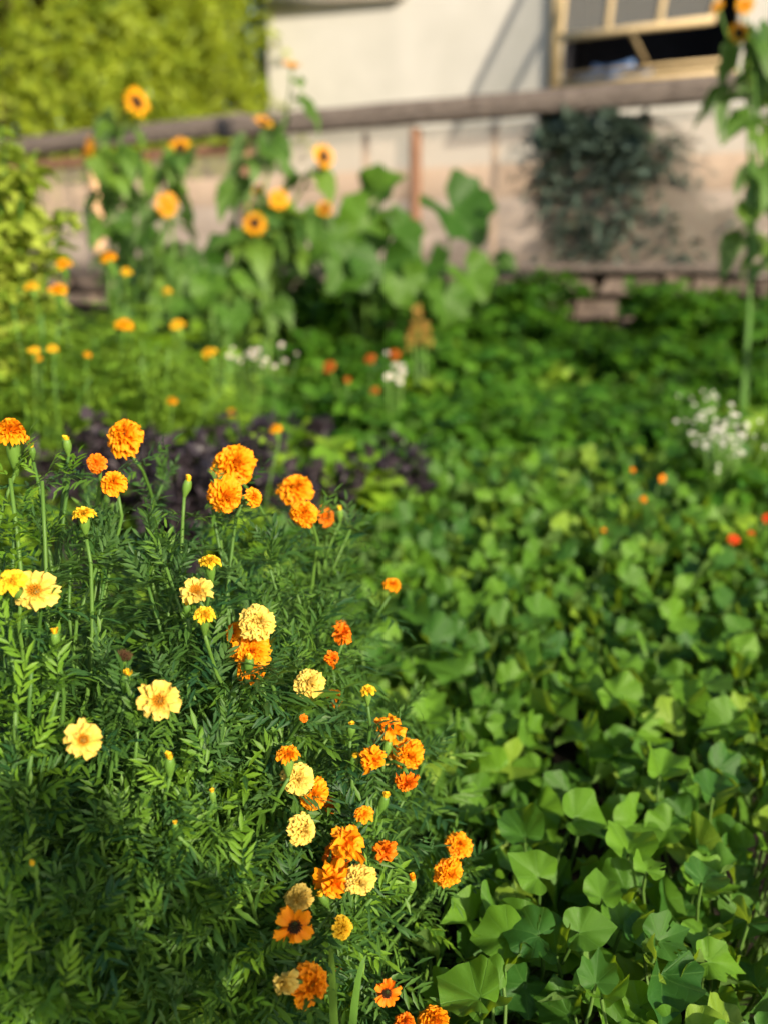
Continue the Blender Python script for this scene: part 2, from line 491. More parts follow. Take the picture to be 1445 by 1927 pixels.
def polar_leaf(L, ctrl, fold=0.3, droop=0.2, wave=0.04, rings=(0.28, 0.62, 1.0), nth=30, tmax=158, jag=0.0, cup=0.0, holes=0, soft=0):
    """a broad leaf: outline r(theta) about the stalk joint, tip along +Y, folded along the midrib"""
    ks = [c[0] for c in ctrl]; vs = [c[1] for c in ctrl]
    ths = np.linspace(-tmax, tmax, nth + 1)
    asym = U(0.92, 1.08)
    r0 = [np.interp(abs(t), ks, vs) * (asym if t > 0 else 1) * (1 + U(-jag, jag)) for t in ths]
    for _ in range(soft):
        mid_ = len(r0) // 2
        r0 = [r0[0]] + [r0[k] if abs(k - mid_) < 1 else 0.22 * r0[k - 1] + 0.56 * r0[k] + 0.22 * r0[k + 1] for k in range(1, len(r0) - 1)] + [r0[-1]]
    ph, ph2 = U(0, 6), U(0, 6)
    V, T, F = [(0, 0, 0)], [(0.5, 0.0)], []
    for rr in rings:
        for t, r in zip(ths, r0):
            a = math.radians(t)
            x = L * r * rr * math.sin(a); y = L * r * rr * math.cos(a)
            z = fold * math.sqrt(x * x + (0.07 * L) ** 2) - droop * y * abs(y) / L + L * wave * math.sin(3.2 * a + ph) * rr * rr + L * wave * 0.6 * math.sin(7 * a + ph2) * rr ** 3
            z += cup * (x * x + y * y) / L
            V.append((x, y, z)); T.append((t / 360 + 0.5, r * rr))
    m = nth + 1
    for k in range(nth):
        F.append((0, 1 + k + 1, 1 + k))
    for j in range(len(rings) - 1):
        for k in range(nth):
            a = 1 + j * m + k; b = a + m
            F.append((a, a + 1, b + 1, b))
    if holes:
        cut = set(random.sample(range(nth + nth // 2, len(F) - 2), holes))
        F = [f for i, f in enumerate(F) if i not in cut]
    return Proto(V, F, T)

SP_CTRL = [
    [(0, 1.02), (8, 0.85), (20, 0.74), (36, 0.68), (50, 0.74), (60, 0.67), (80, 0.60), (105, 0.58), (120, 0.56), (140, 0.48), (158, 0.32)],
    [(0, 1.04), (8, 0.84), (20, 0.68), (34, 0.64), (48, 0.78), (57, 0.68), (72, 0.60), (92, 0.65), (104, 0.58), (130, 0.52), (158, 0.30)],
    [(0, 1.02), (9, 0.87), (24, 0.76), (45, 0.70), (60, 0.66), (80, 0.61), (100, 0.59), (125, 0.55), (145, 0.47), (158, 0.32)],
    [(0, 1.06), (8, 0.82), (19, 0.64), (32, 0.62), (44, 0.80), (54, 0.67), (66, 0.57), (84, 0.68), (97, 0.57), (128, 0.50), (158, 0.30)],
]
SP_LEAVES = []
for i in range(18):
    c = SP_CTRL[i % 4]
    SP_LEAVES.append(polar_leaf(1.0, c, U(0.35, 1.15), U(-0.3, 0.8), U(0.08, 0.15), nth=46, jag=0.03, rings=(0.2, 0.45, 0.72, 1.0), soft=1, holes=(7 if i in (5, 12) else 0)))
HEART = [(0, 1.0), (10, 0.86), (30, 0.70), (60, 0.58), (90, 0.53), (120, 0.50), (145, 0.42), (160, 0.28)]
SUN_LEAVES = [polar_leaf(1.0, HEART, U(0.1, 0.5), U(0.3, 1.0), 0.08, nth=36, jag=0.07) for _ in range(5)]
ROUND5 = [(0, 0.92), (14, 0.82), (30, 0.74), (48, 0.86), (62, 0.76), (80, 0.72), (100, 0.80), (118, 0.68), (140, 0.66), (158, 0.48)]
SQ_LEAVES = [polar_leaf(1.0, ROUND5, U(0.05, 0.4), U(0.1, 0.8), 0.11, nth=42, jag=0.05, cup=U(-0.35, 0.35)) for _ in range(5)]
OVAL = [(0, 1.0), (15, 0.78), (35, 0.52), (60, 0.40), (90, 0.34), (130, 0.28), (158, 0.2)]
OVAL_LEAVES = [polar_leaf(1.0, OVAL, U(0.1, 0.5), U(0.1, 0.7), 0.05, rings=(0.5, 1.0), nth=14, jag=0.05) for _ in range(5)]
BEAN = [(0, 0.95), (18, 0.80), (45, 0.62), (80, 0.52), (120, 0.46), (158, 0.3)]
BEAN_LEAVES = [polar_leaf(1.0, BEAN, U(0.0, 0.4), U(0.1, 0.5), 0.06, rings=(0.5, 1.0), nth=16, jag=0.03) for _ in range(5)]
def lobed_leaf():
    ps = []
    for a, s in ((0, 1.0), (48, 0.78), (-48, 0.78), (92, 0.5), (-92, 0.5)):
        b = blade(0.62 * s, 0.2 * s, 5, U(0.1, 0.5), U(0.2, 0.6), 0.28, 0.62)
        ps.append(b.tf(rot_loc((0, 0.3, 0), math.radians(a + U(-8, 8)), U(-0.3, 0.1))))
    ps.append(blade(0.32, 0.012, 2, 0, 0))
    return concat(ps)
PARSLEY_LEAVES = [lobed_leaf() for _ in range(5)]
MG_LEAVES = [pinnate(1.0, random.choice((5, 6, 6, 7)), U(0.32, 0.44), U(0.028, 0.042), U(0.05, 0.7), (32, 66), 0.16, 6) for _ in range(16)]
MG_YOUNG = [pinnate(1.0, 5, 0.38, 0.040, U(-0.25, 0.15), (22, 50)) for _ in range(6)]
FERNY = [pinnate(1.0, 5, 0.34, 0.042, U(0.1, 0.5), n=2, ser=0) for _ in range(4)]
TOM_LEAVES = [pinnate(1.0, 3, 0.36, 0.11, U(0.3, 0.7), (50, 75), 0.25, 4) for _ in range(4)]

def petal(L, W, curl, ruffle, notch, rows=5, cols=5, base=0.3):
    V, F, T = [], [], []
    ph = U(0, 6.28)
    for i in range(rows):
        t = i / (rows - 1)
        w = W * (base + (1 - base) * math.sin(math.pi * 0.5 * min(1, t / 0.72))) * (1 - 0.12 * max(0, t - 0.8) / 0.2)
        for j in range(cols):
            s = j / (cols - 1) * 2 - 1
            y = L * t * (1 - 0.10 * s * s * t) + (notch * L * math.cos(s * 7.0 + ph) if i == rows - 1 else 0)
            z = ruffle * W * math.sin(s * 4.2 + ph) * t * t + 0.25 * w * s * s
            # curl bends the petal back along its length
            ang = curl * t
            yy = y * math.cos(ang * 0.5); zz = z + y * math.sin(-ang * 0.5)
            V.append((w * s * 0.5, yy, zz)); T.append((j / (cols - 1), t))
    for i in range(rows - 1):
        for j in range(cols - 1):
            a = i * cols + j
            F.append((a, a + 1, a + cols + 1, a + cols))
    return Proto(V, F, T)
def set_petal(p, az, el, rb, zb, roll=0.0):
    return p.tf(Matrix.Rotation(az, 4, 'Z') @ Matrix.Translation((0, rb, zb)) @ Matrix.Rotation(el, 4, 'X') @ Matrix.Rotation(roll, 4, 'Y'))
def head_double(N_=78, flat=1.0, lo=-18, hi=82):
    ps = []
    for i in range(N_):
        f = i / (N_ - 1)
        el = math.radians(lo + (hi - lo) * f ** 1.15 + U(-9, 9))
        p = petal((0.35 - 0.14 * f) * U(0.88, 1.08), 0.23 - 0.06 * f, U(0.0, 0.9), U(0.2, 0.42), 0.07)
        p.R = np.full(len(p.V), random.random())
        ps.append(set_petal(p, i * 2.39996 + U(-0.15, 0.15), el, 0.15 * (1 - f) + 0.01, (0.02 + 0.20 * f) * flat, U(-0.35, 0.35)))
    return concat(ps)
def head_single():
    ps = []
    for n, L, W, el, rb, zb in ((9, 0.38, 0.27, 2, 0.11, 0.0), (8, 0.33, 0.24, 16, 0.10, 0.03), (7, 0.24, 0.17, 36, 0.10, 0.05)):
        o = U(0, 6)
        for i in range(n):
            p = petal(L * U(0.72, 1.1), W * U(0.75, 1.2), U(-0.3, 0.8), U(0.2, 0.4), 0.07)
            p.R = np.full(len(p.V), random.random())
            ps.append(set_petal(p, o + 6.283 * i / n + U(-0.12, 0.12), math.radians(el + U(-20, 18)), rb, zb, U(-0.4, 0.4)))
    return concat(ps)
def head_button():
    return head_double(46, 0.45, -6, 70)
def head_bud():
    ps = []
    for i in range(14):
        p = petal(U(0.5, 0.8), 0.34, U(-0.2, 0.3), 0.2, 0.06, 4, 3)
        p.R = np.full(len(p.V), random.random())
        ps.append(set_petal(p, i * 2.4, math.radians(U(70, 88)), 0.24 * math.sqrt(i / 14), -0.2))
    return concat(ps)
def head_ragged():
    ps = []
    for i in range(17):
        p = petal(U(0.26, 0.44), U(0.2, 0.32), U(-0.3, 1.3), U(0.2, 0.4), 0.07)
        p.R = np.full(len(p.V), random.random())
        ps.append(set_petal(p, i * 2.4 + U(-0.3, 0.3), math.radians(U(-45, 35)), 0.10, 0.0, U(-0.6, 0.6)))
    return concat(ps)
def head_shaggy():
    ps = []
    for i in range(34):
        f = i / 33
        p = petal(U(0.26, 0.46) * (1 - 0.3 * f), U(0.2, 0.3), U(-0.4, 1.2), U(0.25, 0.5), 0.08)
        p.R = np.full(len(p.V), random.random())
        ps.append(set_petal(p, i * 2.39996 + U(-0.4, 0.4), math.radians(-50 + 115 * f + U(-22, 22)), 0.12 * (1 - f), 0.02 + 0.12 * f, U(-0.7, 0.7)))
    return concat(ps)
def disc_tuft(r=0.14, n=46, h=0.10):
    ps = []
    for i in range(n):
        f = math.sqrt((i + 0.5) / n); a = i * 2.39996
        c = lathe([(0.016, 0), (0.020, 0.6 * h), (0.006, h)], 5)
        ps.append(c.tf(Matrix.Translation((r * f * math.cos(a), r * f * math.sin(a), 0.02 + 0.05 * (1 - f * f))) @ Matrix.Rotation(f * 0.5, 4, Vector((-math.sin(a), math.cos(a), 0)))))
    return concat(ps)
CALYX = lathe([(0.05, -1.0), (0.085, -0.86), (0.15, -0.66), (0.20, -0.45), (0.205, -0.25), (0.185, -0.08), (0.17, 0.02)], 14, 0.05)
CALYX_SHORT = lathe([(0.045, -0.62), (0.075, -0.5), (0.12, -0.36), (0.145, -0.2), (0.16, -0.05), (0.12, 0.0)], 12, 0.05)
BUD_CALYX = lathe([(0.10, -2.0), (0.16, -1.75), (0.30, -1.35), (0.46, -0.9), (0.50, -0.5), (0.42, -0.1), (0.34, 0.06)], 14, 0.05)

_cache = {}
def cached(key, fn, mat):
    k = (key, mat)
    if k not in _cache:
        _cache[k] = mesh(key, fn() if callable(fn) else fn, MATS[mat])
    return _cache[k]
HEADS = {'double': [head_double() for _ in range(4)], 'single': [head_single() for _ in range(3)], 'button': [head_button() for _ in range(2)],
         'bud': [head_bud() for _ in range(2)], 'ragged': [head_ragged() for _ in range(2)], 'shaggy': [head_shaggy() for _ in range(4)]}
DISC = disc_tuft()
def head_mesh(kind, mat):
    v = random.randrange(len(HEADS[kind]))
    return cached(f'{kind}_flower_{v}', HEADS[kind][v], mat)
def leaf_mesh(key, protos, mat):
    v = random.randrange(len(protos))
    return cached(f'{key}_{v}', protos[v], mat)
def local(M, root):
    return Matrix.Translation(-root.location) @ M

# ------------------------------------------------------------------ ground
def build_ground():
    xs = [-120, -60, -30, -15, -8] + [-6 + 0.4 * i for i in range(31)] + [8, 15, 30, 60, 120]
    ys = [-120, -60, -20, -8, -4, -2] + [-1.6 + 0.35 * i for i in range(27)] + [8.5, 10, 14, 20, 40, 80, 160]
    V, F = [], []
    for y in ys:
        for x in xs:
            b = U(-0.025, 0.025) if abs(x) < 6.5 and -2 < y < 7.6 else 0
            V.append((x, y, ground(y) + b))
    n = len(xs)
    for j in range(len(ys) - 1):
        for i in range(n - 1):
            a = j * n + i
            F.append((a, a + 1, a + n + 1, a + n))
    o = obj('ground', mesh('ground', Proto(V, F), MATS['soil']))
    o['kind'] = 'structure'; o['label'] = 'dark garden soil rising gently towards the greenhouse'
build_ground()

# ------------------------------------------------------------------ low greenhouse with plastic panels
FU = Vector((0.88, -0.475, 0)).normalized()         # along the front, to the right and nearer
FN = Vector((-FU.y * -1, -FU.x, 0)); FN = Vector((FU.y, -FU.x, 0)).normalized()
if FN.y > 0: FN = -FN
F0 = Vector((0, 7.0, 1.25))
def gf(px, py, off=0.0): return at_plane(px, py, F0, FN, off)
def gz(px, z, off=0.0):
    p = at_plane(px, 500, F0, FN, off); return Vector((p.x, p.y, z))
def greenhouse():
    base = gz(722, 0.84); root = thing('greenhouse', 'low greenhouse of weathered timber and cloudy plastic sheets on a stone footing', 'greenhouse', base)
    sill_z = 1.235
    t0, t1 = gf(500, 226), gf(1445, 172)
    zt0 = t0.z - 0.02; zt1 = t1.z - 0.02
    part('top_beam', bar(gz(430, zt0 - 0.02, 0.05), gz(1640, zt1 + 0.05, 0.05), 0.10, 0.135, nseg=26, rough=0.003), MATS['weathered_wood'], root)
    zl = gf(200, 262).z
    part('top_beam', bar(gz(-220, zl - 0.05, 0.03), gz(470, zl + 0.03, 0.03), 0.09, 0.13, nseg=18, rough=0.003), MATS['weathered_wood'], root)
    part('rail', bar(gz(-220, zl - 0.19, -0.02), gz(480, zl - 0.12, -0.02), 0.05, 0.075, nseg=10, rough=0.004), MATS['brown_wood'], root)
    part('sill', bar(gz(-220, sill_z, 0.04), gz(1640, sill_z, 0.04), 0.11, 0.055, nseg=24, rough=0.003), MATS['weathered_wood'], root)
    posts = [(-60, 'brown_wood'), (190, 'pale_wood'), (468, 'brown_wood'), (780, 'brown_wood'), (1500, 'brown_wood')]
    tops = {}
    for px, m in posts:
        top = (zl if px < 470 else zt0 + (zt1 - zt0) * (px - 500) / 945) - 0.09
        tops[px] = top
        part('post', bar(gz(px, sill_z + 0.03, 0.03), gz(px, top, 0.03), 0.055, 0.075, up=FN, nseg=6, rough=0.003), MATS[m], root)
    for px in (105, 690, 925, 1150):
        top = (zl if px < 470 else zt0 + (zt1 - zt0) * (px - 500) / 945) - 0.09
        part('stud', bar(gz(px, sill_z + 0.03, -0.09), gz(px, top, -0.09), 0.035, 0.045, up=FN, nseg=4, rough=0.002), MATS['back_board'], root)
    edges = [p for p, _ in posts]
    for a, b in zip(edges[:-1], edges[1:]):
        V, F = [], []
        for j in range(9):
            for i in range(9):
                px = a + (b - a) * i / 8; top = min(tops[a], tops[b]) + 0.05 if a >= 468 else min(tops[a], tops[b]) - 0.02
                p = gz(px, sill_z + 0.02 + (top - sill_z - 0.02) * j / 8, U(-0.008, 0.008) - 0.012)
                V.append(tuple(p))
        for j in range(8):
            for i in range(8):
                q = j * 9 + i; F.append((q, q + 1, q + 10, q + 9))
        part('plastic_panel', Proto(V, F), MATS['plastic_film'], root)
    # boarded back, seen dimly through the sheets
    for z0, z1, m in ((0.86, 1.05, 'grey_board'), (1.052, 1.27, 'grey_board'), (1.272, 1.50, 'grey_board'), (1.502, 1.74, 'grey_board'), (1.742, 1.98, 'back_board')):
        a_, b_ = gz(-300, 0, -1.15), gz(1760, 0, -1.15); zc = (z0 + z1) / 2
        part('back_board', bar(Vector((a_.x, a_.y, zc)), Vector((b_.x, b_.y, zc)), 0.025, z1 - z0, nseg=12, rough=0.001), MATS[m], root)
    # stones of the footing
    for row, (z0, z1) in enumerate(((1.06, 1.195), (0.93, 1.055), (0.78, 0.925))):
        px = -120 + row * 33
        while px < 1560:
            w = U(45, 150)
            a, b = gz(px + 2, 0, 0.02), gz(px + w - 3, 0, 0.02)
            mid = (a + b) / 2; half = (b - a).length / 2; zc = (z0 + z1) / 2; hz = (z1 - z0) / 2 * U(0.7, 1.12)
            V = []
            for sz in (-1, 1):
                for sx_, sy_ in ((-1, 1), (1, 1), (1, -1), (-1, -1)):
                    v = mid + FU * (half * sx_ * U(0.72, 1.06)) + FN * (0.07 * sy_ * U(0.7, 1.2) + U(-0.02, 0.02))
                    v.z = zc + hz * sz * U(0.6, 1.05); V.append(v)
            part('stone', hexa(V), MATS['stone'], root, smooth=False)
            px += w
    core = [gz(-120, 0.78, -0.02), gz(1560, 0.78, -0.02), gz(1560, 0.78, -0.1), gz(-120, 0.78, -0.1)]
    part('footing', hexa(core + [Vector((c.x, c.y, 1.19)) for c in core]), MATS['soil'], root, smooth=False)
greenhouse()

# ------------------------------------------------------------------ house behind
H0 = Vector((0.0, 11.6, 1.25))
def hw(px, py, off=0.0): return at_plane(px, py, H0, FN, off)
def house():
    base = hw(980, 500); base.z = 0.9
    root = thing('house', 'cream walled house with an open timber framed window above the greenhouse', 'house', base)
    zb, zt = 0.9, hw(600, -40).z + 0.9
    left, o0, o1, right = 515, 1034, 1354, 1900
    win_b = hw(1040, 166).z; win_t = hw(1040, -190).z
    def slab(pa, pb, z0, z1, d0=0.0, d1=-0.16):
        a, b = hw(pa, 500), hw(pb, 500)
        c = [a + FN * d0, b + FN * d0, b + FN * d1, a + FN * d1]
        return hexa([Vector((v.x, v.y, z0)) for v in c] + [Vector((v.x, v.y, z1)) for v in c])
    m = MATS['white_wall']
    part('wall', slab(left, o0, zb, zt), m, root, False)
    part('wall', slab(o1, right, zb, zt), m, root, False)
    part('wall', slab(o0, o1, zb, win_b), m, root, False)
    part('wall', slab(o0, o1, win_t, zt), m, root, False)
    # side wall and rear so that the house is closed
    a = hw(left, 500); b = hw(right, 500)
    for q in (a, b - FU * 0.16):
        c = [q - FN * 0.16, q + FU * 0.16 - FN * 0.16, q + FU * 0.16 - FN * 4, q - FN * 4]
        part('wall', hexa([Vector((v.x, v.y, zb)) for v in c] + [Vector((v.x, v.y, zt)) for v in c]), m, root, False)
    # dark room behind the opening
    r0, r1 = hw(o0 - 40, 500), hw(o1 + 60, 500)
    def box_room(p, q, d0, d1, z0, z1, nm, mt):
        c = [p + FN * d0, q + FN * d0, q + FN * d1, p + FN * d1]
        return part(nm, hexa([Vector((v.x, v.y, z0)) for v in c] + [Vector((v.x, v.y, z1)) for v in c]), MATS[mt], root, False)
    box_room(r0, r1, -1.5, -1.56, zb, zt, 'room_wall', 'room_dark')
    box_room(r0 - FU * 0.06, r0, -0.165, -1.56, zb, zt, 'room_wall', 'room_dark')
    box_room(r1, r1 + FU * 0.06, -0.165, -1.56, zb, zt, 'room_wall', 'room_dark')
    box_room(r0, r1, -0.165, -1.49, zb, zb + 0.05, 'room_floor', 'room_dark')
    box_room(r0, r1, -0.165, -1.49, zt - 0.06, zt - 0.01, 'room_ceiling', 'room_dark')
    # roof
    c = [a - FU * 0.25 + FN * 0.45, b + FU * 0.3 + FN * 0.45, b + FU * 0.3 - FN * 4.3, a - FU * 0.25 - FN * 4.3]
    lo = [Vector((v.x, v.y, zt + (0.0 if i < 2 else 1.1))) for i, v in enumerate(c)]
    part('roof', hexa(lo + [v + Vector((0, 0, 0.10)) for v in lo]), MATS['roof_sheet'], root, False)
    # timber frame round the opening
    fr = []
    yw = MATS['yellow_wood']
    def stick(pa, za, pb, zb_, off, w, h, nm='frame'):
        A = hw(pa, 500); B = hw(pb, 500)
        return part(nm, bar(Vector((A.x, A.y, za)) + FN * off, Vector((B.x, B.y, zb_)) + FN * off, w, h, up=FN if abs(za - zb_) > 0.1 else Vector((0, 0, 1))), yw, root)
    stick(1031, win_b - 0.02, 1031, win_t, 0.035, 0.105, 0.07)
    stick(1358, win_b - 0.02, 1358, win_t, -0.07, 0.05, 0.05)
    stick(1031, win_b + 0.02, 1358, win_b + 0.02, 0.03, 0.06, 0.045, 'window_sill')
    stick(1040, hw(1040, 140).z, 1354, hw(1040, 140).z - 0.0, -0.06, 0.025, 0.03, 'cross_rail')
    stick(1245, win_b, 1245, hw(1245, 132).z, -0.05, 0.04, 0.05, 'baluster')
    # awning sash, hinged at the head and propped open
    hp, hq = hw(1046, 500, 0.04), hw(1350, 500, 0.04)
    top = win_t - 0.02
    h1 = Vector((hp.x, hp.y, top)); h2 = Vector((hq.x, hq.y, top))
    prot = 0.85
    s1 = at_plane(1050, 72, H0, FN, prot); s2 = at_plane(1345, 36, H0, FN, prot)
    zz = hw(1046, 158).z
    sash = bpy.data.objects.new('window_sash', None); COL.objects.link(sash); sash.parent = root
    up = (h1 - s1).normalized(); nrm = FU.cross(up).normalized()
    part('rail', bar(s1, s2, 0.04, 0.06, up=up), yw, sash)
    part('rail', bar(h1, h2, 0.05, 0.07, up=up), yw, sash)
    for f in (0.015, 0.33, 0.66, 0.985):
        part('stile', bar(s1.lerp(s2, f) + up * 0.04, h1.lerp(h2, f) - up * 0.03, 0.045, 0.04, up=nrm), yw, sash)
    for f0, f1 in ((0.03, 0.315), (0.345, 0.645), (0.675, 0.97)):
        A, B = s1.lerp(s2, f0) + up * 0.03, s1.lerp(s2, f1) + up * 0.03
        C, D = h1.lerp(h2, f1) - up * 0.03, h1.lerp(h2, f0) - up * 0.03
        q = [A, B, C, D]
        part('pane', hexa([v - nrm * 0.004 for v in q] + [v + nrm * 0.004 for v in q]), MATS['window_glass'], sash, False)
    A = hw(1215, 116, -0.03); B = s1.lerp(s2, 0.47)
    part('stay', bar(A, B, 0.03, 0.03), yw, root)
    # eave board along the wall head at the corner
    p, q = hw(500, 6, 0.06), hw(760, -18, 0.06)
    part('fascia_board', bar(p, q, 0.10, 0.14), MATS['grey_eave'], root)
    # a blue tarpaulin bundle on the sill
    t = thing('tarpaulin', 'folded blue tarpaulin lying on the window sill of the cream house', 'tarpaulin', hw(1160, 150, -0.12))
    ps = []
    A, B = hw(1085, 148, -0.12), hw(1225, 140, -0.12); B.z = A.z
    pts = [A.lerp(B, i / 9) + Vector((0, 0, U(-0.015, 0.02))) for i in range(10)]
    part('fold', tube(pts, [0.04 + U(0, 0.03) for _ in pts], 8), MATS['blue_plastic'], t)
    part('fold', tube([v + Vector((0, 0, 0.055)) + FN * 0.02 for v in pts[2:8]], [0.03 + U(0, 0.025) for _ in range(6)], 8), MATS['blue_plastic'], t)
house()

# ------------------------------------------------------------------ trees
def tree(name, label, base, H, R, n_strands, leafm, zlo=0.1, group=None, droop=1.0, ll=0.10, cat='tree'):
    root = thing(name, label, cat, base, group)
    trunk = [base + Vector((U(-0.05, 0.05) * i, U(-0.05, 0.05) * i, H * 0.8 * i / 6)) for i in range(7)]
    trunk[0].z -= 0.15
    tp = [tube(trunk, [0.13 * (1 - 0.13 * i) * H / 4 for i in range(7)], 9)]
    mats = []
    lf = [blade(1.0, 0.16, 3, 0.3, U(0.0, 0.4)) for _ in range(4)]
    for s in range(n_strands):
        f = U(0, 1) ** 0.8
        zc = zlo + (1 - zlo) * f
        prof = math.sin(math.pi * min(1, 0.25 + 0.75 * (zc - zlo) / (1 - zlo) * 0.96)) ** 0.6
        a = U(0, 6.283); r = R * prof * math.sqrt(U(0.12, 1.0)) * U(0.85, 1.12)
        st = base + Vector((r * math.cos(a), r * math.sin(a), H * zc))
        out = Vector((math.cos(a), math.sin(a), 0))
        L = U(0.35, 0.9) * H / 4
        if s % 14 == 0:
            k = trunk[min(6, max(1, int(6 * zc / 0.9)))]
            tp.append(tube(bez(k, (k + st) / 2 + Vector((0, 0, 0.2)), st, 5), [0.03 * H / 4, 0.025 * H / 4, 0.018, 0.012, 0.006], 5))
        pts = bez(st, st + out * L * 0.3 + Vector((0, 0, 0.15 * L)), st + (out * U(0.2, 0.8) + rand_dir() * 0.5) * L - Vector((0, 0, droop * L * (U(0.1, 0.5) if s % 2 else U(0.8, 1.3)))), 16)
        for i in range(1, 16):
            t = (pts[i] - pts[i - 1]).normalized()
            for _ in range(3):
                d = (t * U(0.3, 1.0) + rand_dir() * 0.9)
                mats.append(frame(d, rand_dir(-0.1, 1) + out * 0.4, pts[i] + rand_dir() * 0.03, ll * U(0.7, 1.3)))
    part('trunk', concat(tp), MATS['bark'], root)
    part('crown', scatter(lf, mats), MATS[leafm], root, kind='stuff')
    return root
def tb(px, Y):
    p = at_y(px, 500, Y); return Vector((p.x, p.y, ground(Y)))
tree('weeping_tree', 'tall yellow-green tree with drooping sprays standing beyond the end of the greenhouse', tb(30, 11.5), 5.2, 2.0, 1050, 'tree_leaf', 0.12)
tree('weeping_tree', 'yellow-green drooping tree beside the corner of the cream house', tb(250, 12.2), 4.8, 1.5, 900, 'tree_leaf', 0.12)
tree('dense_tree', 'darker green tree tucked against the corner of the cream house', tb(395, 14.4), 5.0, 1.45, 700, 'tree_leaf_dark', 0.1)
tree('dense_tree', 'darker green tree filling the gap behind the drooping trees', tb(150, 14.5), 5.5, 2.4, 460, 'tree_leaf_dark', 0.08, ll=0.16)

# ------------------------------------------------------------------ generic soft plants
def leafy(name, label, cat, base, H, R, n, protos, leafm, ls, group=None, stems=9, stemm='stem_green', lo=0.15, up=0.5, dome=1.0):
    root = thing(name, label, cat, base, group)
    ps, mats = [], []
    ends = []
    for i in range(stems):
        a = 6.283 * i / stems + U(-0.4, 0.4); r = R * math.sqrt(U(0.05, 1)) * 0.85
        e = base + Vector((r * math.cos(a), r * math.sin(a), H * U(0.75, 1.0) * (1 - 0.35 * dome * (r / R) ** 2)))
        c = base + Vector((r * 0.35 * math.cos(a), r * 0.35 * math.sin(a), H * 0.6))
        pts = bez(base - Vector((0, 0, 0.03)), c, e, 8); ends.append(pts)
        ps.append(tube(pts, [0.006 * (1 - 0.09 * k) * (H / 0.5) ** 0.5 for k in range(8)], 5))
    for i in range(n):
        pts = random.choice(ends); t = U(lo, 1.0) * 7
        k = min(6, int(t)); p = pts[k].lerp(pts[k + 1], t - k)
        d = rand_dir(-0.3, up)
        p2 = p + d * U(0.0, 0.03)
        mats.append(frame(d, Vector((0, 0, 1)) + rand_dir() * 0.5 + Vector((d.x, d.y, 0)) * 0.4, p2, ls * U(0.65, 1.25)))
    part('stem', concat(ps), MATS[stemm], root)
    part('foliage', scatter(protos, mats), MATS[leafm], root, kind='stuff')
    return root
def gp(px, Y, dz=0.0):
    p = at_y(px, 700, Y); return Vector((p.x, Y, ground(Y) + dz))

def add_head(root, pos, face, D, kind, mat, calyx='short', disc=None, disc_s=1.0):
    M = local(zframe(face, pos, D), root) @ Matrix.Diagonal((1, U(0.84, 1.0), U(0.85, 1.15), 1))
    h = obj('flower_head', head_mesh(kind, mat), root, M)
    cm = {'short': CALYX_SHORT, 'long': CALYX, 'bud': BUD_CALYX}[calyx]
    c = obj('calyx', cached('calyx_' + calyx, cm, 'calyx_green'), h)
    if disc:
        d = obj('disc', cached('disc', DISC, disc), h, Matrix.Scale(disc_s, 4))
    return {'short': 0.6, 'long': 0.98, 'bud': 1.95}[calyx] * D

# yellow-green small-leaved bush at the edge, tall
leafy('small_leaved_bush', 'pale yellow-green bush with small drooping leaves near the pale timber post', 'bush', gp(25, 3.3), 1.5, 0.28, 1500, OVAL_LEAVES, 'yellow_green_leaf', 0.06, stems=16, lo=0.25, up=0.1)
leafy('small_leaved_bush', 'shorter yellow-green bush leaning out from behind its taller neighbour', 'bush', gp(-70, 3.0), 1.1, 0.28, 700, OVAL_LEAVES, 'yellow_green_leaf', 0.06, stems=12, lo=0.25, up=0.1)

# tall marigolds in the middle distance
MID = [ # px, py, width px, depth
    (60, 540, 30, 3.0), (110, 546, 40, 3.0), (120, 498, 36, 3.1), (205, 486, 38, 3.3), (238, 512, 26, 3.3), (315, 548, 22, 3.6),
    (235, 612, 40, 3.0), (335, 612, 36, 3.2), (395, 665, 36, 3.2), (65, 660, 26, 2.7), (100, 657, 26, 2.7), (325, 755, 24, 2.9), (435, 778, 26, 3.0), (520, 808, 30, 2.5),
    (72, 675, 18, 2.8), (165, 668, 16, 2.9)]
mid_roots = []
mid_labels = ['tall straggly marigold plant with yellow-green foliage beneath the small leaved bush',
              'tall marigold plant whose orange heads rise past the pale timber post',
              'marigold plant with two flat orange heads in the sunny weeds before the sunflowers',
              'marigold plant with a single orange head beside the white daisies',
              'small marigold plant with one tiny orange head among the purple basil']
for (px, Y, h, r, n), lab in zip(((70, 2.95, 0.90, 0.27, 520), (215, 3.3, 0.92, 0.28, 520), (290, 3.05, 0.76, 0.27, 480), (400, 3.15, 0.60, 0.2, 260), (480, 2.75, 0.42, 0.15, 120)), mid_labels):
    mid_roots.append(leafy('tall_marigold', lab, 'flower', gp(px, Y), h, r, n, FERNY, 'mid_marigold_leaf', 0.12, 'tall marigolds in the middle of the garden', stems=10))
for px, py, w, Y in MID:
    p = at_y(px, py, Y); D = w * (p - CAM).length / FPX * 0.95
    root = min(mid_roots, key=lambda r: (Vector((r.location.x, r.location.y)) - Vector((p.x, p.y))).length)
    face = Vector((U(-0.3, 0.3), -0.28, 1.0)).normalized()
    back = add_head(root, p, face, D, 'button', random.choice(('amber_petal', 'amber_petal', 'yellow_petal')), 'long')
    q = p - face * back
    part('stem', tube(bez(root.location.copy(), Vector((q.x, q.y, root.location.z + 0.3)) + Vector((U(-0.1, 0.1), U(-0.1, 0.1), 0)), q, 8), 0.0022, 5), MATS['stem_green'], root)

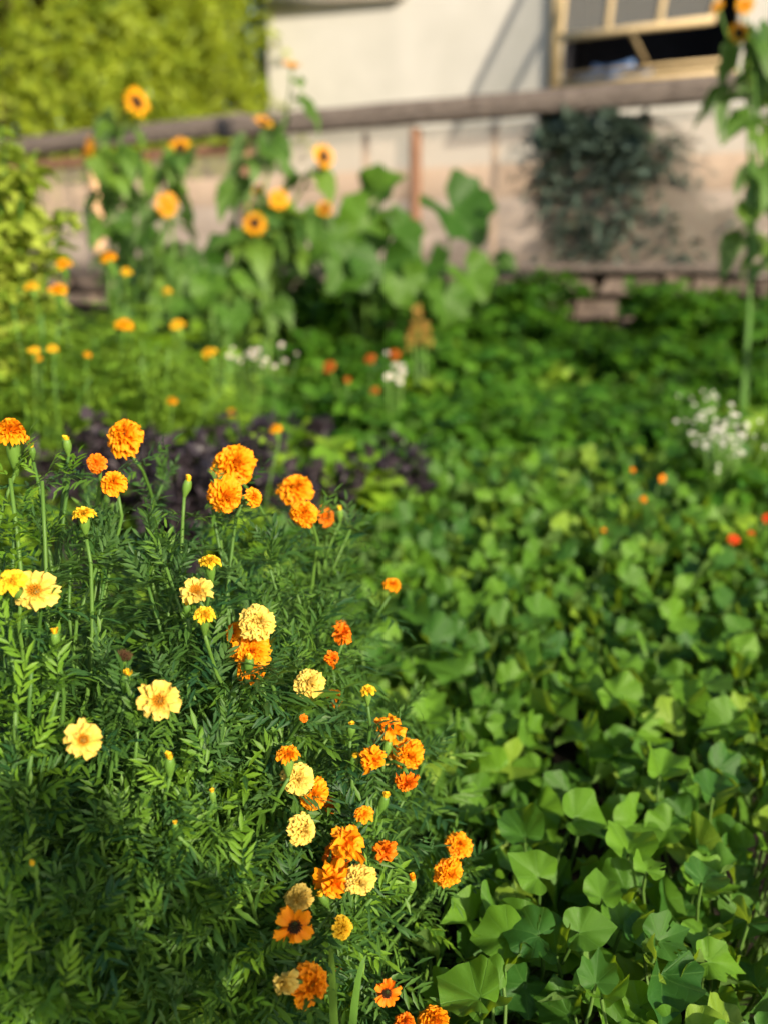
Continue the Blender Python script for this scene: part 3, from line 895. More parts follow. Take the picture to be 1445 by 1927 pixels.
# bean plants, yellow-green rounded leaves
for i, (px, Y, h, r, n, lab) in enumerate((
        (455, 3.0, 0.40, 0.26, 190, 'bright bean plant with rounded yellow-green leaves below the white daisies'),
        (380, 3.4, 0.50, 0.26, 190, 'bushy bean plant behind the flat orange marigold heads'),
        (180, 3.9, 0.62, 0.32, 230, 'sunlit bean plant growing beneath the first sunflowers'),
        (10, 2.75, 0.50, 0.24, 150, 'pale bean plant at the foot of the straggly marigold'),
        (300, 4.4, 0.60, 0.34, 230, 'bean plant at the feet of the sunflower clump'),
        (600, 3.0, 0.46, 0.18, 110, 'bean plant poking through the purple basil'),
        (500, 2.85, 0.47, 0.17, 110, 'sunny bean plant hemmed in by purple basil on three sides'),
        (660, 2.9, 0.44, 0.17, 110, 'bean plant between the last basil plants and the vine bed'),
        (450, 2.6, 0.42, 0.15, 90, 'small bean plant close behind the large orange marigold heads'),
        (300, 2.8, 0.44, 0.16, 100, 'bean plant behind the tallest marigold buds'),
        (545, 3.1, 0.5, 0.18, 120, 'taller bean plant behind the basil beside the small orange head'),
        (140, 3.15, 0.50, 0.24, 170, 'bean plant with dry stalks between marigold and basil'))):
    leafy('bean_plant', lab, 'bean plant', gp(px, Y), h, r, n, BEAN_LEAVES, 'bean_leaf', 0.085, 'bean plants among the flowers', stems=8)

# purple basil
BAS = [(110, 2.75), (170, 2.7), (230, 2.8), (290, 2.7), (345, 2.8), (400, 2.7), (455, 2.8), (520, 2.7), (330, 2.5), (610, 2.8), (700, 3.0), (760, 3.05), (570, 3.4)]
for i, (px, Y) in enumerate(BAS):
    leafy('purple_basil', 'dark purple basil plant standing behind the marigold bush', 'basil', gp(px, Y), U(0.54, 0.64) if px < 480 else U(0.42, 0.5), U(0.11, 0.16), 170, OVAL_LEAVES, 'purple_leaf', 0.042, 'purple basil plants behind the marigold bush', stems=12, stemm='purple_leaf', lo=0.3, up=0.9, dome=0.4)

# parsley and other fine herbs in the shaded bed before the greenhouse
TALL_HERB = [(1010, 6.05), (1240, 5.6), (620, 6.0), (700, 6.1), (790, 6.1), (870, 6.0), (945, 5.9), (540, 6.2), (1290, 5.55), (1370, 5.5), (1450, 5.4), (460, 6.3), (360, 6.6), (270, 6.8)]
for px, Y in TALL_HERB:
    leafy('parsley_clump', 'tall parsley clump gone leggy against the stone footing of the greenhouse', 'herb', gp(px, Y), U(0.50, 0.6), U(0.28, 0.34), 320, PARSLEY_LEAVES, 'parsley_leaf', 0.12, 'leggy parsley clumps against the stone footing', stems=14)
HERB = [(800, 4.1), (900, 4.3), (1000, 4.2), (1100, 4.4), (1200, 4.3), (1300, 4.5), (850, 4.9), (960, 5.0), (1080, 5.1), (1190, 5.0), (1300, 5.2), (1400, 4.6), (760, 5.0), (680, 4.6), (600, 5.2),
        (900, 5.7), (1020, 5.8), (1340, 5.6), (1150, 5.55), (800, 5.7), (980, 3.75), (880, 3.7), (1110, 3.9), (780, 3.6), (700, 3.9), (590, 4.2), (1260, 3.95)]
for px, Y in HERB:
    leafy('parsley_clump', 'bushy green parsley clump in the herb bed before the greenhouse', 'herb', gp(px, Y), U(0.30, 0.42), U(0.26, 0.34), 300, PARSLEY_LEAVES, 'parsley_leaf', 0.11, 'parsley clumps in the herb bed', stems=14)

# ------------------------------------------------------------------ sunflowers
def sun_head_parts():
    pet = []
    for ring, (n, L, el, zb) in enumerate(((15, 0.29, 8, 0.0), (14, 0.26, 18, 0.015))):
        for i in range(n):
            b = blade(L * U(0.85, 1.12), 0.055, 4, 0.25, U(-0.1, 0.4), 0, 0.5)
            b.R = np.full(len(b.V), random.random())
            pet.append(set_petal(b, 6.283 * (i + 0.5 * ring) / n + U(-0.1, 0.1), math.radians(el + U(-12, 12)), 0.21, zb))
    disc = concat([lathe([(0.22, -0.03), (0.235, 0.0), (0.2, 0.035), (0.12, 0.05), (0.02, 0.045)], 18)] + [
        lathe([(0.012, 0), (0.012, 0.02), (0.004, 0.028)], 5).tf(Matrix.Translation((0.21 * math.sqrt(k / 60) * math.cos(k * 2.4), 0.21 * math.sqrt(k / 60) * math.sin(k * 2.4), 0.05 - 0.025 * k / 60))) for k in range(60)])
    br = [lathe([(0.03, -0.16), (0.12, -0.09), (0.22, -0.02), (0.2, 0.0)], 14)]
    for i in range(14):
        b = blade(0.2, 0.05, 3, 0.2, 0.3, 0, 0.35)
        br.append(set_petal(b, i * 0.449, math.radians(-14 + U(-10, 10)), 0.14, -0.05))
    return concat(pet), disc, concat(br)
SUNP = [sun_head_parts() for _ in range(3)]
def sunflower(label, base, heads, leaves, group='sunflowers', lmin=0.08, lmax=0.155, nstem=2.0):
    """heads: (pos, face, diameter, disc material); leaves hung along the stems"""
    root = thing('sunflower_plant', label, 'sunflower', base, group)
    for pos, face, D, dm in heads:
        face = Vector(face).normalized(); k = random.randrange(3)
        h = obj('flower_head', cached(f'sunflower_petals_{k}', SUNP[k][0], 'sun_petal'), root, local(zframe(face, pos, D), root))
        obj('disc', cached(f'sunflower_disc_{k}', SUNP[k][1], dm), h)
        obj('bracts', cached(f'sunflower_bracts_{k}', SUNP[k][2], 'sunflower_leaf'), h)
        q = pos - face * 0.15 * D
        H = q.z - base.z
        off = Vector((U(-0.03, 0.03), U(-0.03, 0.03), 0))
        pts = bez3(base + off, base + off + Vector((0, 0, H * 0.55)), q - face * 0.16 * H - Vector((0, 0, 0.1 * H)), q, 14)
        part('stem', tube(pts, [0.011 * (1 - 0.045 * i) * nstem / 2 for i in range(14)], 7), MATS['stem_green'], root)
        for j in range(leaves):
            t = U(0.25, 0.95); i = int(t * 13); p = pts[min(i, 12)].lerp(pts[min(i, 12) + 1], t * 13 - i)
            a = U(0, 6.283); d = Vector((math.cos(a), math.sin(a), U(-0.1, 0.45))).normalized()
            st = p + d * U(0.05, 0.10)
            part('leaf_stalk', tube([p, (p + st) / 2 + Vector((0, 0, 0.008)), st], 0.0035, 5), MATS['stem_green'], root)
            d2 = Vector((d.x, d.y, U(-0.9, 0.0)))
            obj('leaf', leaf_mesh('sunflower_leaf', SUN_LEAVES, 'sunflower_leaf'), root, local(frame(d2, Vector((d.x, d.y, 0.8)) + rand_dir() * 0.35, st, U(lmin, lmax)), root))
    return root
def sh(px, py, w, Y, face, disc='brown_disc'):
    p = at_y(px, py, Y); return (p, face, w * (p - CAM).length / FPX * 0.86, disc)
L_, R_, C_ = (-0.7, -0.6, 0.25), (0.7, -0.6, 0.2), (-0.1, -1.0, 0.15)
sunflower('sunflower with narrow side turned heads rising in front of the end of the beam', gp(215, 5.0), [sh(258, 192, 62, 5.0, (0.75, -0.6, 0.2)), sh(168, 278, 54, 5.0, (-0.75, -0.55, 0.2), 'orange_disc')], 14)
sunflower('sunflower with a small half hidden head between two larger ones', gp(270, 5.3), [sh(277, 312, 46, 5.3, (-0.8, -0.35, 0.1)), sh(340, 280, 50, 5.2, (-0.25, -0.9, 0.2))], 13)
sunflower('sunflower with one round golden head facing out of the clump', gp(330, 4.7), [sh(315, 385, 54, 4.7, (0, -1, 0.12), 'orange_disc')], 20)
sunflower('leafy sunflower with a dark centred head low in the clump', gp(430, 4.9), [sh(480, 420, 54, 4.8, (-0.2, -0.9, 0.3)), sh(497, 230, 42, 5.0, (0.3, -0.5, 0.8))], 20)
sunflower('sunflower with paired ragged golden heads beside the squash leaves', gp(500, 5.1), [sh(525, 375, 48, 5.1, (0.3, -0.9, 0.2), 'orange_disc'), sh(487, 358, 30, 5.1, (-0.3, -0.8, 0.4))], 13)
sunflower('tallest sunflower with a bud-like head against the cream wall', gp(455, 5.3), [sh(550, 122, 42, 5.3, (0.1, -0.35, 0.9), 'orange_disc'), sh(610, 295, 54, 5.2, (0.55, -0.8, 0.1)), sh(612, 393, 36, 5.2, (0.1, -0.8, -0.3))], 9)
sunflower('tall sunflower with bare lower stalk and small heads at its top beside the greenhouse end', gp(1408, 4.3), [sh(1402, 8, 40, 4.25, (-0.3, -0.8, 0.2), 'orange_disc'), sh(1390, 62, 44, 4.2, (-0.6, -0.6, -0.4))], 8, lmin=0.10, lmax=0.17)
sunflower('shorter leafy sunflower crowded behind the bare stalked one', gp(1470, 4.6), [sh(1475, 60, 40, 4.6, (-0.3, -0.8, 0.2)), sh(1350, 12, 26, 4.6, (-0.6, -0.6, 0.4), 'orange_disc')], 7, lmin=0.10, lmax=0.17)
sunflower('young sunflower with large lower leaves against the tomato shadow', gp(1500, 4.0), [sh(1520, 330, 40, 4.0, (-0.3, -0.8, 0.2))], 7, lmin=0.11, lmax=0.17)

# ------------------------------------------------------------------ squash with big leaves
def squash(label, base, leaves):
    root = thing('squash_plant', label, 'squash', base, 'squash plants before the greenhouse')
    for px, py, w, Y, tilt in leaves:
        p = at_y(px, py, Y); s = w * (p - CAM).length / FPX * 0.61
        pts = bez(base + Vector((U(-0.08, 0.08), U(-0.08, 0.08), 0)), Vector((base.x * 0.5 + p.x * 0.5, base.y, p.z)), p, 8)
        part('leaf_stalk', tube(pts, 0.007, 6), MATS['stem_green'], root)
        d = Vector((tilt[0], U(-0.6, -0.1), tilt[1])) + rand_dir() * 0.2
        obj('leaf', leaf_mesh('squash_leaf', SQ_LEAVES, 'squash_leaf'), root, local(frame(d, Vector((0.1, -0.9, 0.7)) + rand_dir() * 0.5, p, s), root))
squash('sprawling squash with big round lobed leaves in front of the brown post', gp(690, 5.7), [
    (712, 372, 110, 5.9, (0.3, 0.6)), (690, 420, 120, 5.6, (-0.4, -0.3)), (640, 455, 110, 5.5, (-0.8, -0.3)), (740, 440, 110, 5.5, (0.5, -0.4)), (600, 430, 90, 5.7, (-0.6, 0.1)),
    (720, 500, 120, 5.3, (0.2, -0.6)), (660, 505, 110, 5.3, (-0.3, -0.5)), (760, 530, 90, 5.2, (0.6, -0.6)), (560, 470, 90, 5.6, (-0.6, -0.3))])
squash('squash with one broad leaf raised against the plastic sheets', gp(840, 5.6), [
    (850, 400, 150, 5.7, (0.55, -0.3)), (800, 500, 100, 5.5, (-0.3, -0.5)), (880, 520, 100, 5.4, (0.4, -0.6)), (940, 500, 60, 5.6, (0.7, 0.1)), (835, 560, 100, 5.2, (0.1, -0.7))])
squash('squash half buried in the herbs under the sunflowers', gp(400, 4.8), [
    (395, 540, 80, 4.6, (-0.2, -0.6)), (440, 590, 70, 4.4, (0.4, -0.5)), (350, 580, 64, 4.5, (-0.5, -0.4)), (385, 500, 80, 4.8, (0.1, -0.5)), (255, 430, 80, 5.2, (-0.3, -0.5)), (470, 520, 64, 4.8, (0.5, -0.4))])

# tomatoes inside the greenhouse, pressed against the plastic
for px, off, h, r, lab in ((1085, -0.22, 1.36, 0.36, 'tall dark tomato plant inside the greenhouse pressed against the plastic'),
                           (1195, -0.22, 1.28, 0.36, 'shorter dark tomato plant inside the greenhouse beside the taller one'),
                           (1150, -0.3, 0.82, 0.46, 'spreading low tomato plant inside the greenhouse at the foot of the taller ones'),
                           (1310, -0.3, 0.80, 0.30, 'low tomato plant inside the greenhouse behind the bare sunflower stalk')):
    b = gz(px, 0.86, off)
    leafy('tomato_plant', lab, 'tomato', b, h, r, 1300, TOM_LEAVES, 'tomato_leaf', 0.16, 'tomatoes inside the greenhouse', stems=26, lo=0.2, up=0.3, dome=0.4)
# vine spilling over the beam
vb = gz(1152, 0.86, -0.08)
root = thing('climbing_vine', 'dark vine hanging in a fringe beneath the grey beam', 'vine', vb)
vm, vs = [], []
for k in range(14):
    e = gf(1025 + k * 14, 238 + U(-20, 26), -0.045 if k % 3 else 0.09)
    m = gz(1152, 2.02, -0.07)
    pts = bez3(vb + Vector((U(-0.02, 0.02), 0, 0)), vb + Vector((0.0, 0, 0.9)), m, e, 14)
    vs.append(tube(pts, 0.004, 5))
    for i in range(11, 14):
        for _ in range(5):
            vm.append(frame(rand_dir(-1, 0.1), FN + rand_dir() * 0.6, pts[i], U(0.07, 0.13)))
part('stem', concat(vs), MATS['stem_green'], root)
part('foliage', scatter(SP_LEAVES, vm), MATS['tomato_leaf'], root, kind='stuff')

# ------------------------------------------------------------------ white, red and golden flowers of the middle distance
def bloom_plant(name, label, cat, base, H, R, heads, mat, leafm, n=160, disc=None, group=None, protos=None, ls=0.07, kind='single'):
    root = leafy(name, label, cat, base, H, R, n, protos or OVAL_LEAVES, leafm, ls, group, stems=8)
    for p, D in heads:
        f = Vector((U(-0.4, 0.4), -0.6, U(0.4, 1.0))).normalized()
        back = add_head(root, p, f, D, kind, mat, 'short', disc)
        q = p - f * back
        part('stem', tube(bez(base.copy(), Vector((base.x * 0.4 + q.x * 0.6, base.y * 0.5 + q.y * 0.5, base.z + 0.7 * (q.z - base.z))), q, 6), 0.0022, 4), MATS['stem_green'], root)
def spread(cx, cy, sx_, sy_, n, Y, d0, d1):
    out = []
    for _ in range(n):
        p = at_y(random.gauss(cx, sx_), random.gauss(cy, sy_), Y + U(-0.12, 0.12)); out.append((p, U(d0, d1)))
    return out
bloom_plant('white_aster', 'white aster with a cloud of tiny flowers at the edge of the vine bed', 'flower', gp(1375, 3.05), 0.42, 0.22, spread(1372, 825, 28, 24, 60, 3.05, 0.012, 0.022), 'white_petal', 'parsley_leaf', 110, None, 'white asters')
bloom_plant('white_aster', 'sparse white aster reaching up behind the denser one', 'flower', gp(1330, 3.3), 0.5, 0.18, spread(1325, 775, 26, 26, 30, 3.3, 0.010, 0.02), 'white_petal', 'parsley_leaf', 80, None, 'white asters')
bloom_plant('white_daisy', 'white daisies with a few open heads before the orange dahlias', 'flower', gp(740, 3.7), 0.36, 0.14, spread(742, 690, 10, 12, 7, 3.65, 0.025, 0.035), 'white_petal', 'parsley_leaf', 70, 'orange_disc')
bloom_plant('white_daisy', 'thin row of small white daisies above the bean leaves', 'flower', gp(480, 3.6), 0.40, 0.22, spread(470, 668, 34, 9, 16, 3.55, 0.015, 0.025), 'white_petal', 'parsley_leaf', 110, 'orange_disc')
def dh(px, py, w, Y): p = at_y(px, py, Y); return (p, w * (p - CAM).length / FPX * 0.8)
bloom_plant('dahlia', 'low dahlia with three dusky orange heads beside the white daisies', 'flower', gp(680, 3.75), 0.36, 0.2, [dh(620, 690, 36, 3.7), dh(697, 676, 32, 3.7), dh(742, 668, 34, 3.6), dh(655, 715, 20, 3.6), dh(706, 735, 24, 3.5)], 'dusky_petal', 'parsley_leaf', 150, kind='button')
bloom_plant('nasturtium', 'nasturtium with small scarlet flowers at the edge of the vine bed', 'flower', gp(1420, 2.75), 0.34, 0.18, [dh(1380, 1015, 28, 2.6), dh(1442, 975, 24, 2.6), dh(1412, 1005, 18, 2.65)], 'red_petal', 'bean_leaf', 60, protos=BEAN_LEAVES, ls=0.06)
bloom_plant('nasturtium', 'nasturtium with tiny orange flowers amid the vine leaves', 'flower', gp(1230, 2.85), 0.34, 0.18, [dh(1210, 940, 18, 2.75), dh(1245, 900, 22, 2.85), dh(1205, 975, 14, 2.7), dh(1135, 998, 12, 2.7), dh(1190, 885, 16, 2.85)], 'orange_petal', 'bean_leaf', 60, protos=BEAN_LEAVES, ls=0.06)
# golden plume
b = gp(790, 4.3)
root = leafy('plume_flower', 'golden feathery plume flower standing before the squash', 'flower', b, 0.4, 0.12, 60, OVAL_LEAVES, 'bean_leaf', 0.09, stems=5)
pm = []
for px, py, hh in ((785, 612, 0.16), (775, 640, 0.10), (800, 632, 0.10)):
    p = at_y(px, py, 4.3)
    for i in range(90):
        t = U(0, 1); r = 0.022 * (1 - 0.75 * t)
        d = rand_dir(0.1, 1)
        pm.append(frame(d, rand_dir(), p + Vector((d.x * r, d.y * r, hh * (t - 0.5))), 0.02))
    part('stem', tube([b, (b + p) / 2 + Vector((0.01, 0, 0)), p], 0.005, 5), MATS['stem_green'], root)
part('plume', scatter([blade(1, 0.2, 2, 0.2, 0.2)], pm), MATS['gold_plume'], root, kind='stuff')

# leafy shade caster added unseen behind the viewer to dapple the marigolds
leafy('added_shade_caster', 'leafy shade caster added out of view to shade the middle of the marigold bush', 'shade caster', Vector((0.97, -1.0, ground(-1.0))), 2.0, 0.20, 330, BEAN_LEAVES, 'sunflower_leaf', 0.14, stems=14, lo=0.05, up=0.6, dome=0.5)

# low weeds between the beds
wm = []
for _ in range(5200):
    Y = U(2.0, 6.6); x = U(-0.45, 0.46) * Y
    if x > 0.1 * Y and Y < 3.2: continue
    p = Vector((x, Y, ground(Y) + U(0.02, 0.2) ))
    d = rand_dir(-0.2, 0.8)
    wm.append(frame(d, Vector((0, -0.3, 1)) + rand_dir() * 0.5, p, U(0.05, 0.12)))
o = obj('weeds', mesh('weeds', scatter(OVAL_LEAVES + PARSLEY_LEAVES, wm), MATS['mid_marigold_leaf']))
o['kind'] = 'stuff'; o['label'] = 'low green weeds covering the soil between the beds'; o['category'] = 'weeds'

# ------------------------------------------------------------------ sweet potato bed
def bush_block(x, y):
    return ((x + 0.5) / 0.60) ** 2 + ((y - 1.45) / 0.66) ** 2 < 1
SP_ROOTS = []
for i in range(18):
    row, c = divmod(i, 3)
    if i == 2: continue
    y = 0.95 + 0.45 * row; x = (0.22 + 0.36 * c) * (0.6 + 0.28 * y) + U(-0.04, 0.04) - 0.08
    lab = {(0, 0): 'sweet potato vine at the foot of the trailing marigolds beside the broad bladed grass',
           (1, 0): 'sweet potato vine under the pair of orange marigold heads that lean over the bed',
           (2, 0): 'sweet potato vine threaded by the arching grass clump next to the marigolds',
           (4, 0): 'sweet potato vine running up to the edge of the purple basil',
           (4, 1): 'sweet potato vine growing around the tiny orange nasturtium flowers',
           (4, 2): 'sweet potato vine growing beside the scarlet nasturtium',
           (5, 2): 'sweet potato vine growing around the white asters',
           (5, 0): 'sweet potato vine meeting the parsley clumps at the end of the bed',
           (5, 1): 'sweet potato vine meeting the parsley clumps at the end of the bed'}.get((row, c), 'low sweet potato vine spreading through the open middle of the vine bed')
    SP_ROOTS.append(thing('sweet_potato_vine', lab, 'vine', Vector((x, y, ground(y))), 'sweet potato vines in the bed beside the marigolds'))
sp_stalks = {id(r): [] for r in SP_ROOTS}
sp_extra = {id(r): [] for r in SP_ROOTS}
sp_count = {id(r): 0 for r in SP_ROOTS}
def sp_leaf(p, d, n, s):
    """p: stalk joint, d: towards the tip, n: upper side"""
    root = min(SP_ROOTS, key=lambda r: (r.location.x - p.x) ** 2 + (r.location.y - p.y) ** 2)
    k = id(root)
    M = frame(d, n, p, s)
    if in_frame(p, 40) and (p.y < 2.75 or random.random() < 0.5):
        obj('leaf', leaf_mesh('sweet_potato_leaf', SP_LEAVES, 'sweet_potato_leaf'), root, local(M, root))
        sp_count[k] += 1
    else:
        sp_extra[k].append(M)
    b = root.location.lerp(p, U(0.25, 0.8)); g = Vector((b.x, b.y, ground(b.y) + 0.015))
    nn = Vector(n).normalized()
    c = p - nn * 0.05 - Vector(d).normalized() * 0.03
    sp_stalks[k].append(tube(bez3(root.location.copy(), g, Vector((c.x, c.y, c.z - 0.03)), p, 9), [0.0035] * 4 + [0.0027] * 5, 5, False))
tries = 0
placed = []
while len(placed) < 1780 and tries < 40000:
    tries += 1
    y = U(0.72, 3.45); x = U(-0.42, 1.55)
    if abs(x) > 0.42 * y + 0.15: continue
    lim = -0.32 if y < 2.7 else -0.32 + (y - 2.7) * 0.7
    if x < lim or bush_block(x, y): continue
    layer = random.choice((0, 0, 0, 1, 1, 2))
    if y < 1.38 and x < 0.10 + 0.05 * math.sin(y * 20): continue
    if math.sin(x * 15 + 2.5 * math.sin(y * 8)) * math.cos(y * 13 + 2 * math.sin(x * 6)) > (0.6 if layer == 0 else 0.75): continue
    z = ground(y) + (0.24, 0.19, 0.13)[layer] + U(-0.035, 0.035) + 0.03 * math.sin(x * 7) * math.cos(y * 6)
    md = (0.034 if y < 1.7 else 0.038) if layer == 0 else 0.043
    if any(l == layer and (x - a) ** 2 + (y - b) ** 2 < md * md for a, b, l in placed): continue
    placed.append((x, y, layer))
    s = (U(0.052, 0.088) if layer == 0 else U(0.05, 0.078)) * (0.82 if y < 1.7 else 0.9)
    a = U(0, 6.283)
    d = Vector((math.cos(a), math.sin(a), U(-0.55, 0.35)))
    n = Vector((U(-0.85, 0.75), U(-1.05, 0.25), 1.0))
    sp_leaf(Vector((x, y, z)), d, n, s)
# the few large leaves that can be told apart near the viewer: px, py of the joint, span px, tip direction on the picture, height
for px, py, w, dx, dy, dz in ((1180, 1605, 150, 0.2, 0.9, 0.55), (1080, 1545, 150, 0.9, 0.1, 0.0), (1240, 1460, 140, 0.4, 0.9, 0.2), (985, 1575, 130, -0.5, 0.8, 0.4),
                              (1010, 1650, 130, -0.7, 0.3, 0.45), (1130, 1690, 110, 0.0, 0.9, 0.5), (1215, 1640, 100, 0.3, 0.9, 0.3), (1320, 1660, 120, 0.4, 0.6, 0.3),
                              (1090, 1755, 130, 0.8, -0.1, 0.2), (1240, 1770, 130, 0.9, 0.3, 0.2), (1010, 1760, 150, -0.8, 0.3, 0.1), (1120, 1850, 110, 0.2, 0.8, 0.5),
                              (1340, 1500, 130, 0.3, 0.8, 0.2), (990, 1180, 90, 0.1, 0.9, 0.6), (830, 1450, 110, -0.4, 0.6, 0.3), (900, 1880, 180, -0.5, 0.4, 0.0), (640, 1895, 120, 0.1, 0.8, 0.5)):
    r = ray(px, py)
    t = (CAM.z - (0.10 - 0.13 * 1.4) - 0.31) / (0.13 * r.y - r.z)
    p = CAM + r * t
    s = w * t / FPX / 2.05
    right = Vector((1, 0, 0)); away = Vector((0, 1, 0))
    sp_leaf(p, right * dx + away * dy + Vector((0, 0, dz)), Vector((U(-0.2, 0.2), -0.75, 0.9)), s)
for r in SP_ROOTS:
    if sp_stalks[id(r)]: part('stem', concat(sp_stalks[id(r)]), MATS['vine_stem'], r)
    if sp_extra[id(r)]: part('foliage', scatter(SP_LEAVES, sp_extra[id(r)]), MATS['sweet_potato_leaf'], r, kind='stuff')

# ------------------------------------------------------------------ the marigold bush: six plants grown together
BC = Vector((-0.50, 1.45, 0.10)); BR = Vector((0.64, 0.64, 0.90))
MG_BASES = [(-0.80, 1.25), (-0.45, 1.10), (-0.17, 1.18), (-0.12, 1.50), (-0.45, 1.62), (-0.85, 1.75)]
MG_LABELS = ['marigold plant with pale yellow single flowers and the brightest sunlit leaves',
             'marigold plant of shaded fine leaves with yellow buds and two pale single flowers',
             'marigold plant whose orange and cream heads trail down beside the vine leaves',
             'marigold plant with clustered orange heads leaning over the sweet potato bed',
             'marigold plant with the largest orange double heads before the purple basil',
             'marigold plant with orange heads and long green buds rising highest']
MG = [thing('marigold_plant', l, 'marigold', Vector((x, y, ground(y))), 'marigolds grown together into one bush') for (x, y), l in zip(MG_BASES, MG_LABELS)]
mg_extra = [[] for _ in MG]; mg_n = [0] * 6
def nearest(p):
    return min(range(6), key=lambda i: (MG[i].location.x - p.x) ** 2 + (MG[i].location.y - p.y) ** 2)
def mg_leaf(i, p, d, n, s, young=False, pale=False):
    M = frame(d, n, p, s)
    if in_frame(p, 70) and (young or mg_n[i] < 285):
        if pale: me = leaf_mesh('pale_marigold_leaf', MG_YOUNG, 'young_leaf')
        elif young: me = leaf_mesh('young_marigold_leaf', MG_YOUNG, 'marigold_leaf')
        else: me = leaf_mesh('marigold_leaf', MG_LEAVES, 'marigold_leaf')
        obj('leaf', me, MG[i], local(M, MG[i])); mg_n[i] += 1
    else: mg_extra[i].append(M)
def dress(i, pts, t0, t1, pairs, size, tuft=True):
    n = len(pts) - 1
    rot = U(0, 3.14)
    for k in range(pairs):
        t = (t0 + (t1 - t0) * k / max(1, pairs - 1)) * n; j = min(n - 1, int(t)); p = pts[j].lerp(pts[j + 1], t - j)
        T = (pts[j + 1] - pts[j]).normalized(); a = T.orthogonal().normalized(); b = T.cross(a)
        an = rot + k * 1.571
        for sgn in (0, math.pi):
            o = a * math.cos(an + sgn) + b * math.sin(an + sgn)
            d = o + T * U(0.25, 0.75) + Vector((0, 0, U(-0.15, 0.25)))
            mg_leaf(i, p, d, T + Vector((0, 0, 0.6)), size * U(0.75, 1.15) * (1 - 0.3 * k / max(1, pairs)))
    if tuft:
        T = (pts[-1] - pts[-2]).normalized()
        for _ in range(4):
            mg_leaf(i, pts[-1], T + rand_dir() * 0.55, T + rand_dir() * 0.5, size * U(0.4, 0.62), True)
def shoot(i, e, r0=0.0048, pairs=5, size=0.095, tuft=True, t0=0.5):
    b = MG[i].location + Vector((U(-0.03, 0.03), U(-0.03, 0.03), 0))
    out = e - BC
    c = Vector((b.x + U(-0.1, 0.1) + 0.45 * (e.x - b.x), b.y + 0.45 * (e.y - b.y), b.z + 0.62 * (e.z - b.z)))
    pts = bez(b, c, e, 11)
    for k in range(1, 10): pts[k] += rand_dir() * 0.006
    part('stem', tube(pts, [r0 * (1 - 0.055 * k) for k in range(11)], 6), MATS['marigold_stem'], MG[i])
    dress(i, pts, t0, 0.97, pairs, size, tuft)
    return pts
def surface(k=1.0):
    while True:
        d = rand_dir(0.0, 1.0)
        if d.y > 0.45: continue
        return BC + Vector((d.x * BR.x, d.y * BR.y, d.z * BR.z * 0.93)) * k
for s in range(250):
    e = surface(U(0.88, 1.03) if s % 4 else U(0.66, 0.85))
    if e.z < ground(e.y) + 0.06: e.z = ground(e.y) + 0.06
    i = nearest(e * 0.75 + BC * 0.25)
    shoot(i, e, pairs=4 if s % 4 else 5, size=U(0.085, 0.122))

def more_shoots():
    for _ in range(85):
        px, py = (U(120, 660), U(990, 1330)) if random.random() < 0.55 else (U(0, 620), U(1350, 1920))
        p, t = bush_point(px, py, U(-0.07, 0.01))
        shoot(nearest(p * 0.85 + BC * 0.15), p, pairs=4, size=U(0.085, 0.115), t0=0.62)
def bush_point(px, py, proud=0.0):
    r = ray(px, py)
    o = CAM - BC
    A = Vector((r.x / BR.x, r.y / BR.y, r.z / BR.z)); B = Vector((o.x / BR.x, o.y / BR.y, o.z / BR.z))
    a, b, c = A.dot(A), 2 * A.dot(B), B.dot(B) - (1.0 + proud) ** 2
    D = b * b - 4 * a * c
    t = (-b - math.sqrt(D)) / (2 * a) if D > 0 else -b / (2 * a)
    return CAM + r * t, t
more_shoots()
UPc, FC, FCU, FR, FL, FD = (0, -0.15, 1), (0, -1, 0.35), (0, -0.75, 0.8), (0.75, -0.6, 0.35), (-0.7, -0.6, 0.4), (0.1, -0.8, -0.45)
O, DO, PY, Y_ = 'orange_petal', 'deep_orange_petal', 'pale_yellow_petal', 'yellow_petal'
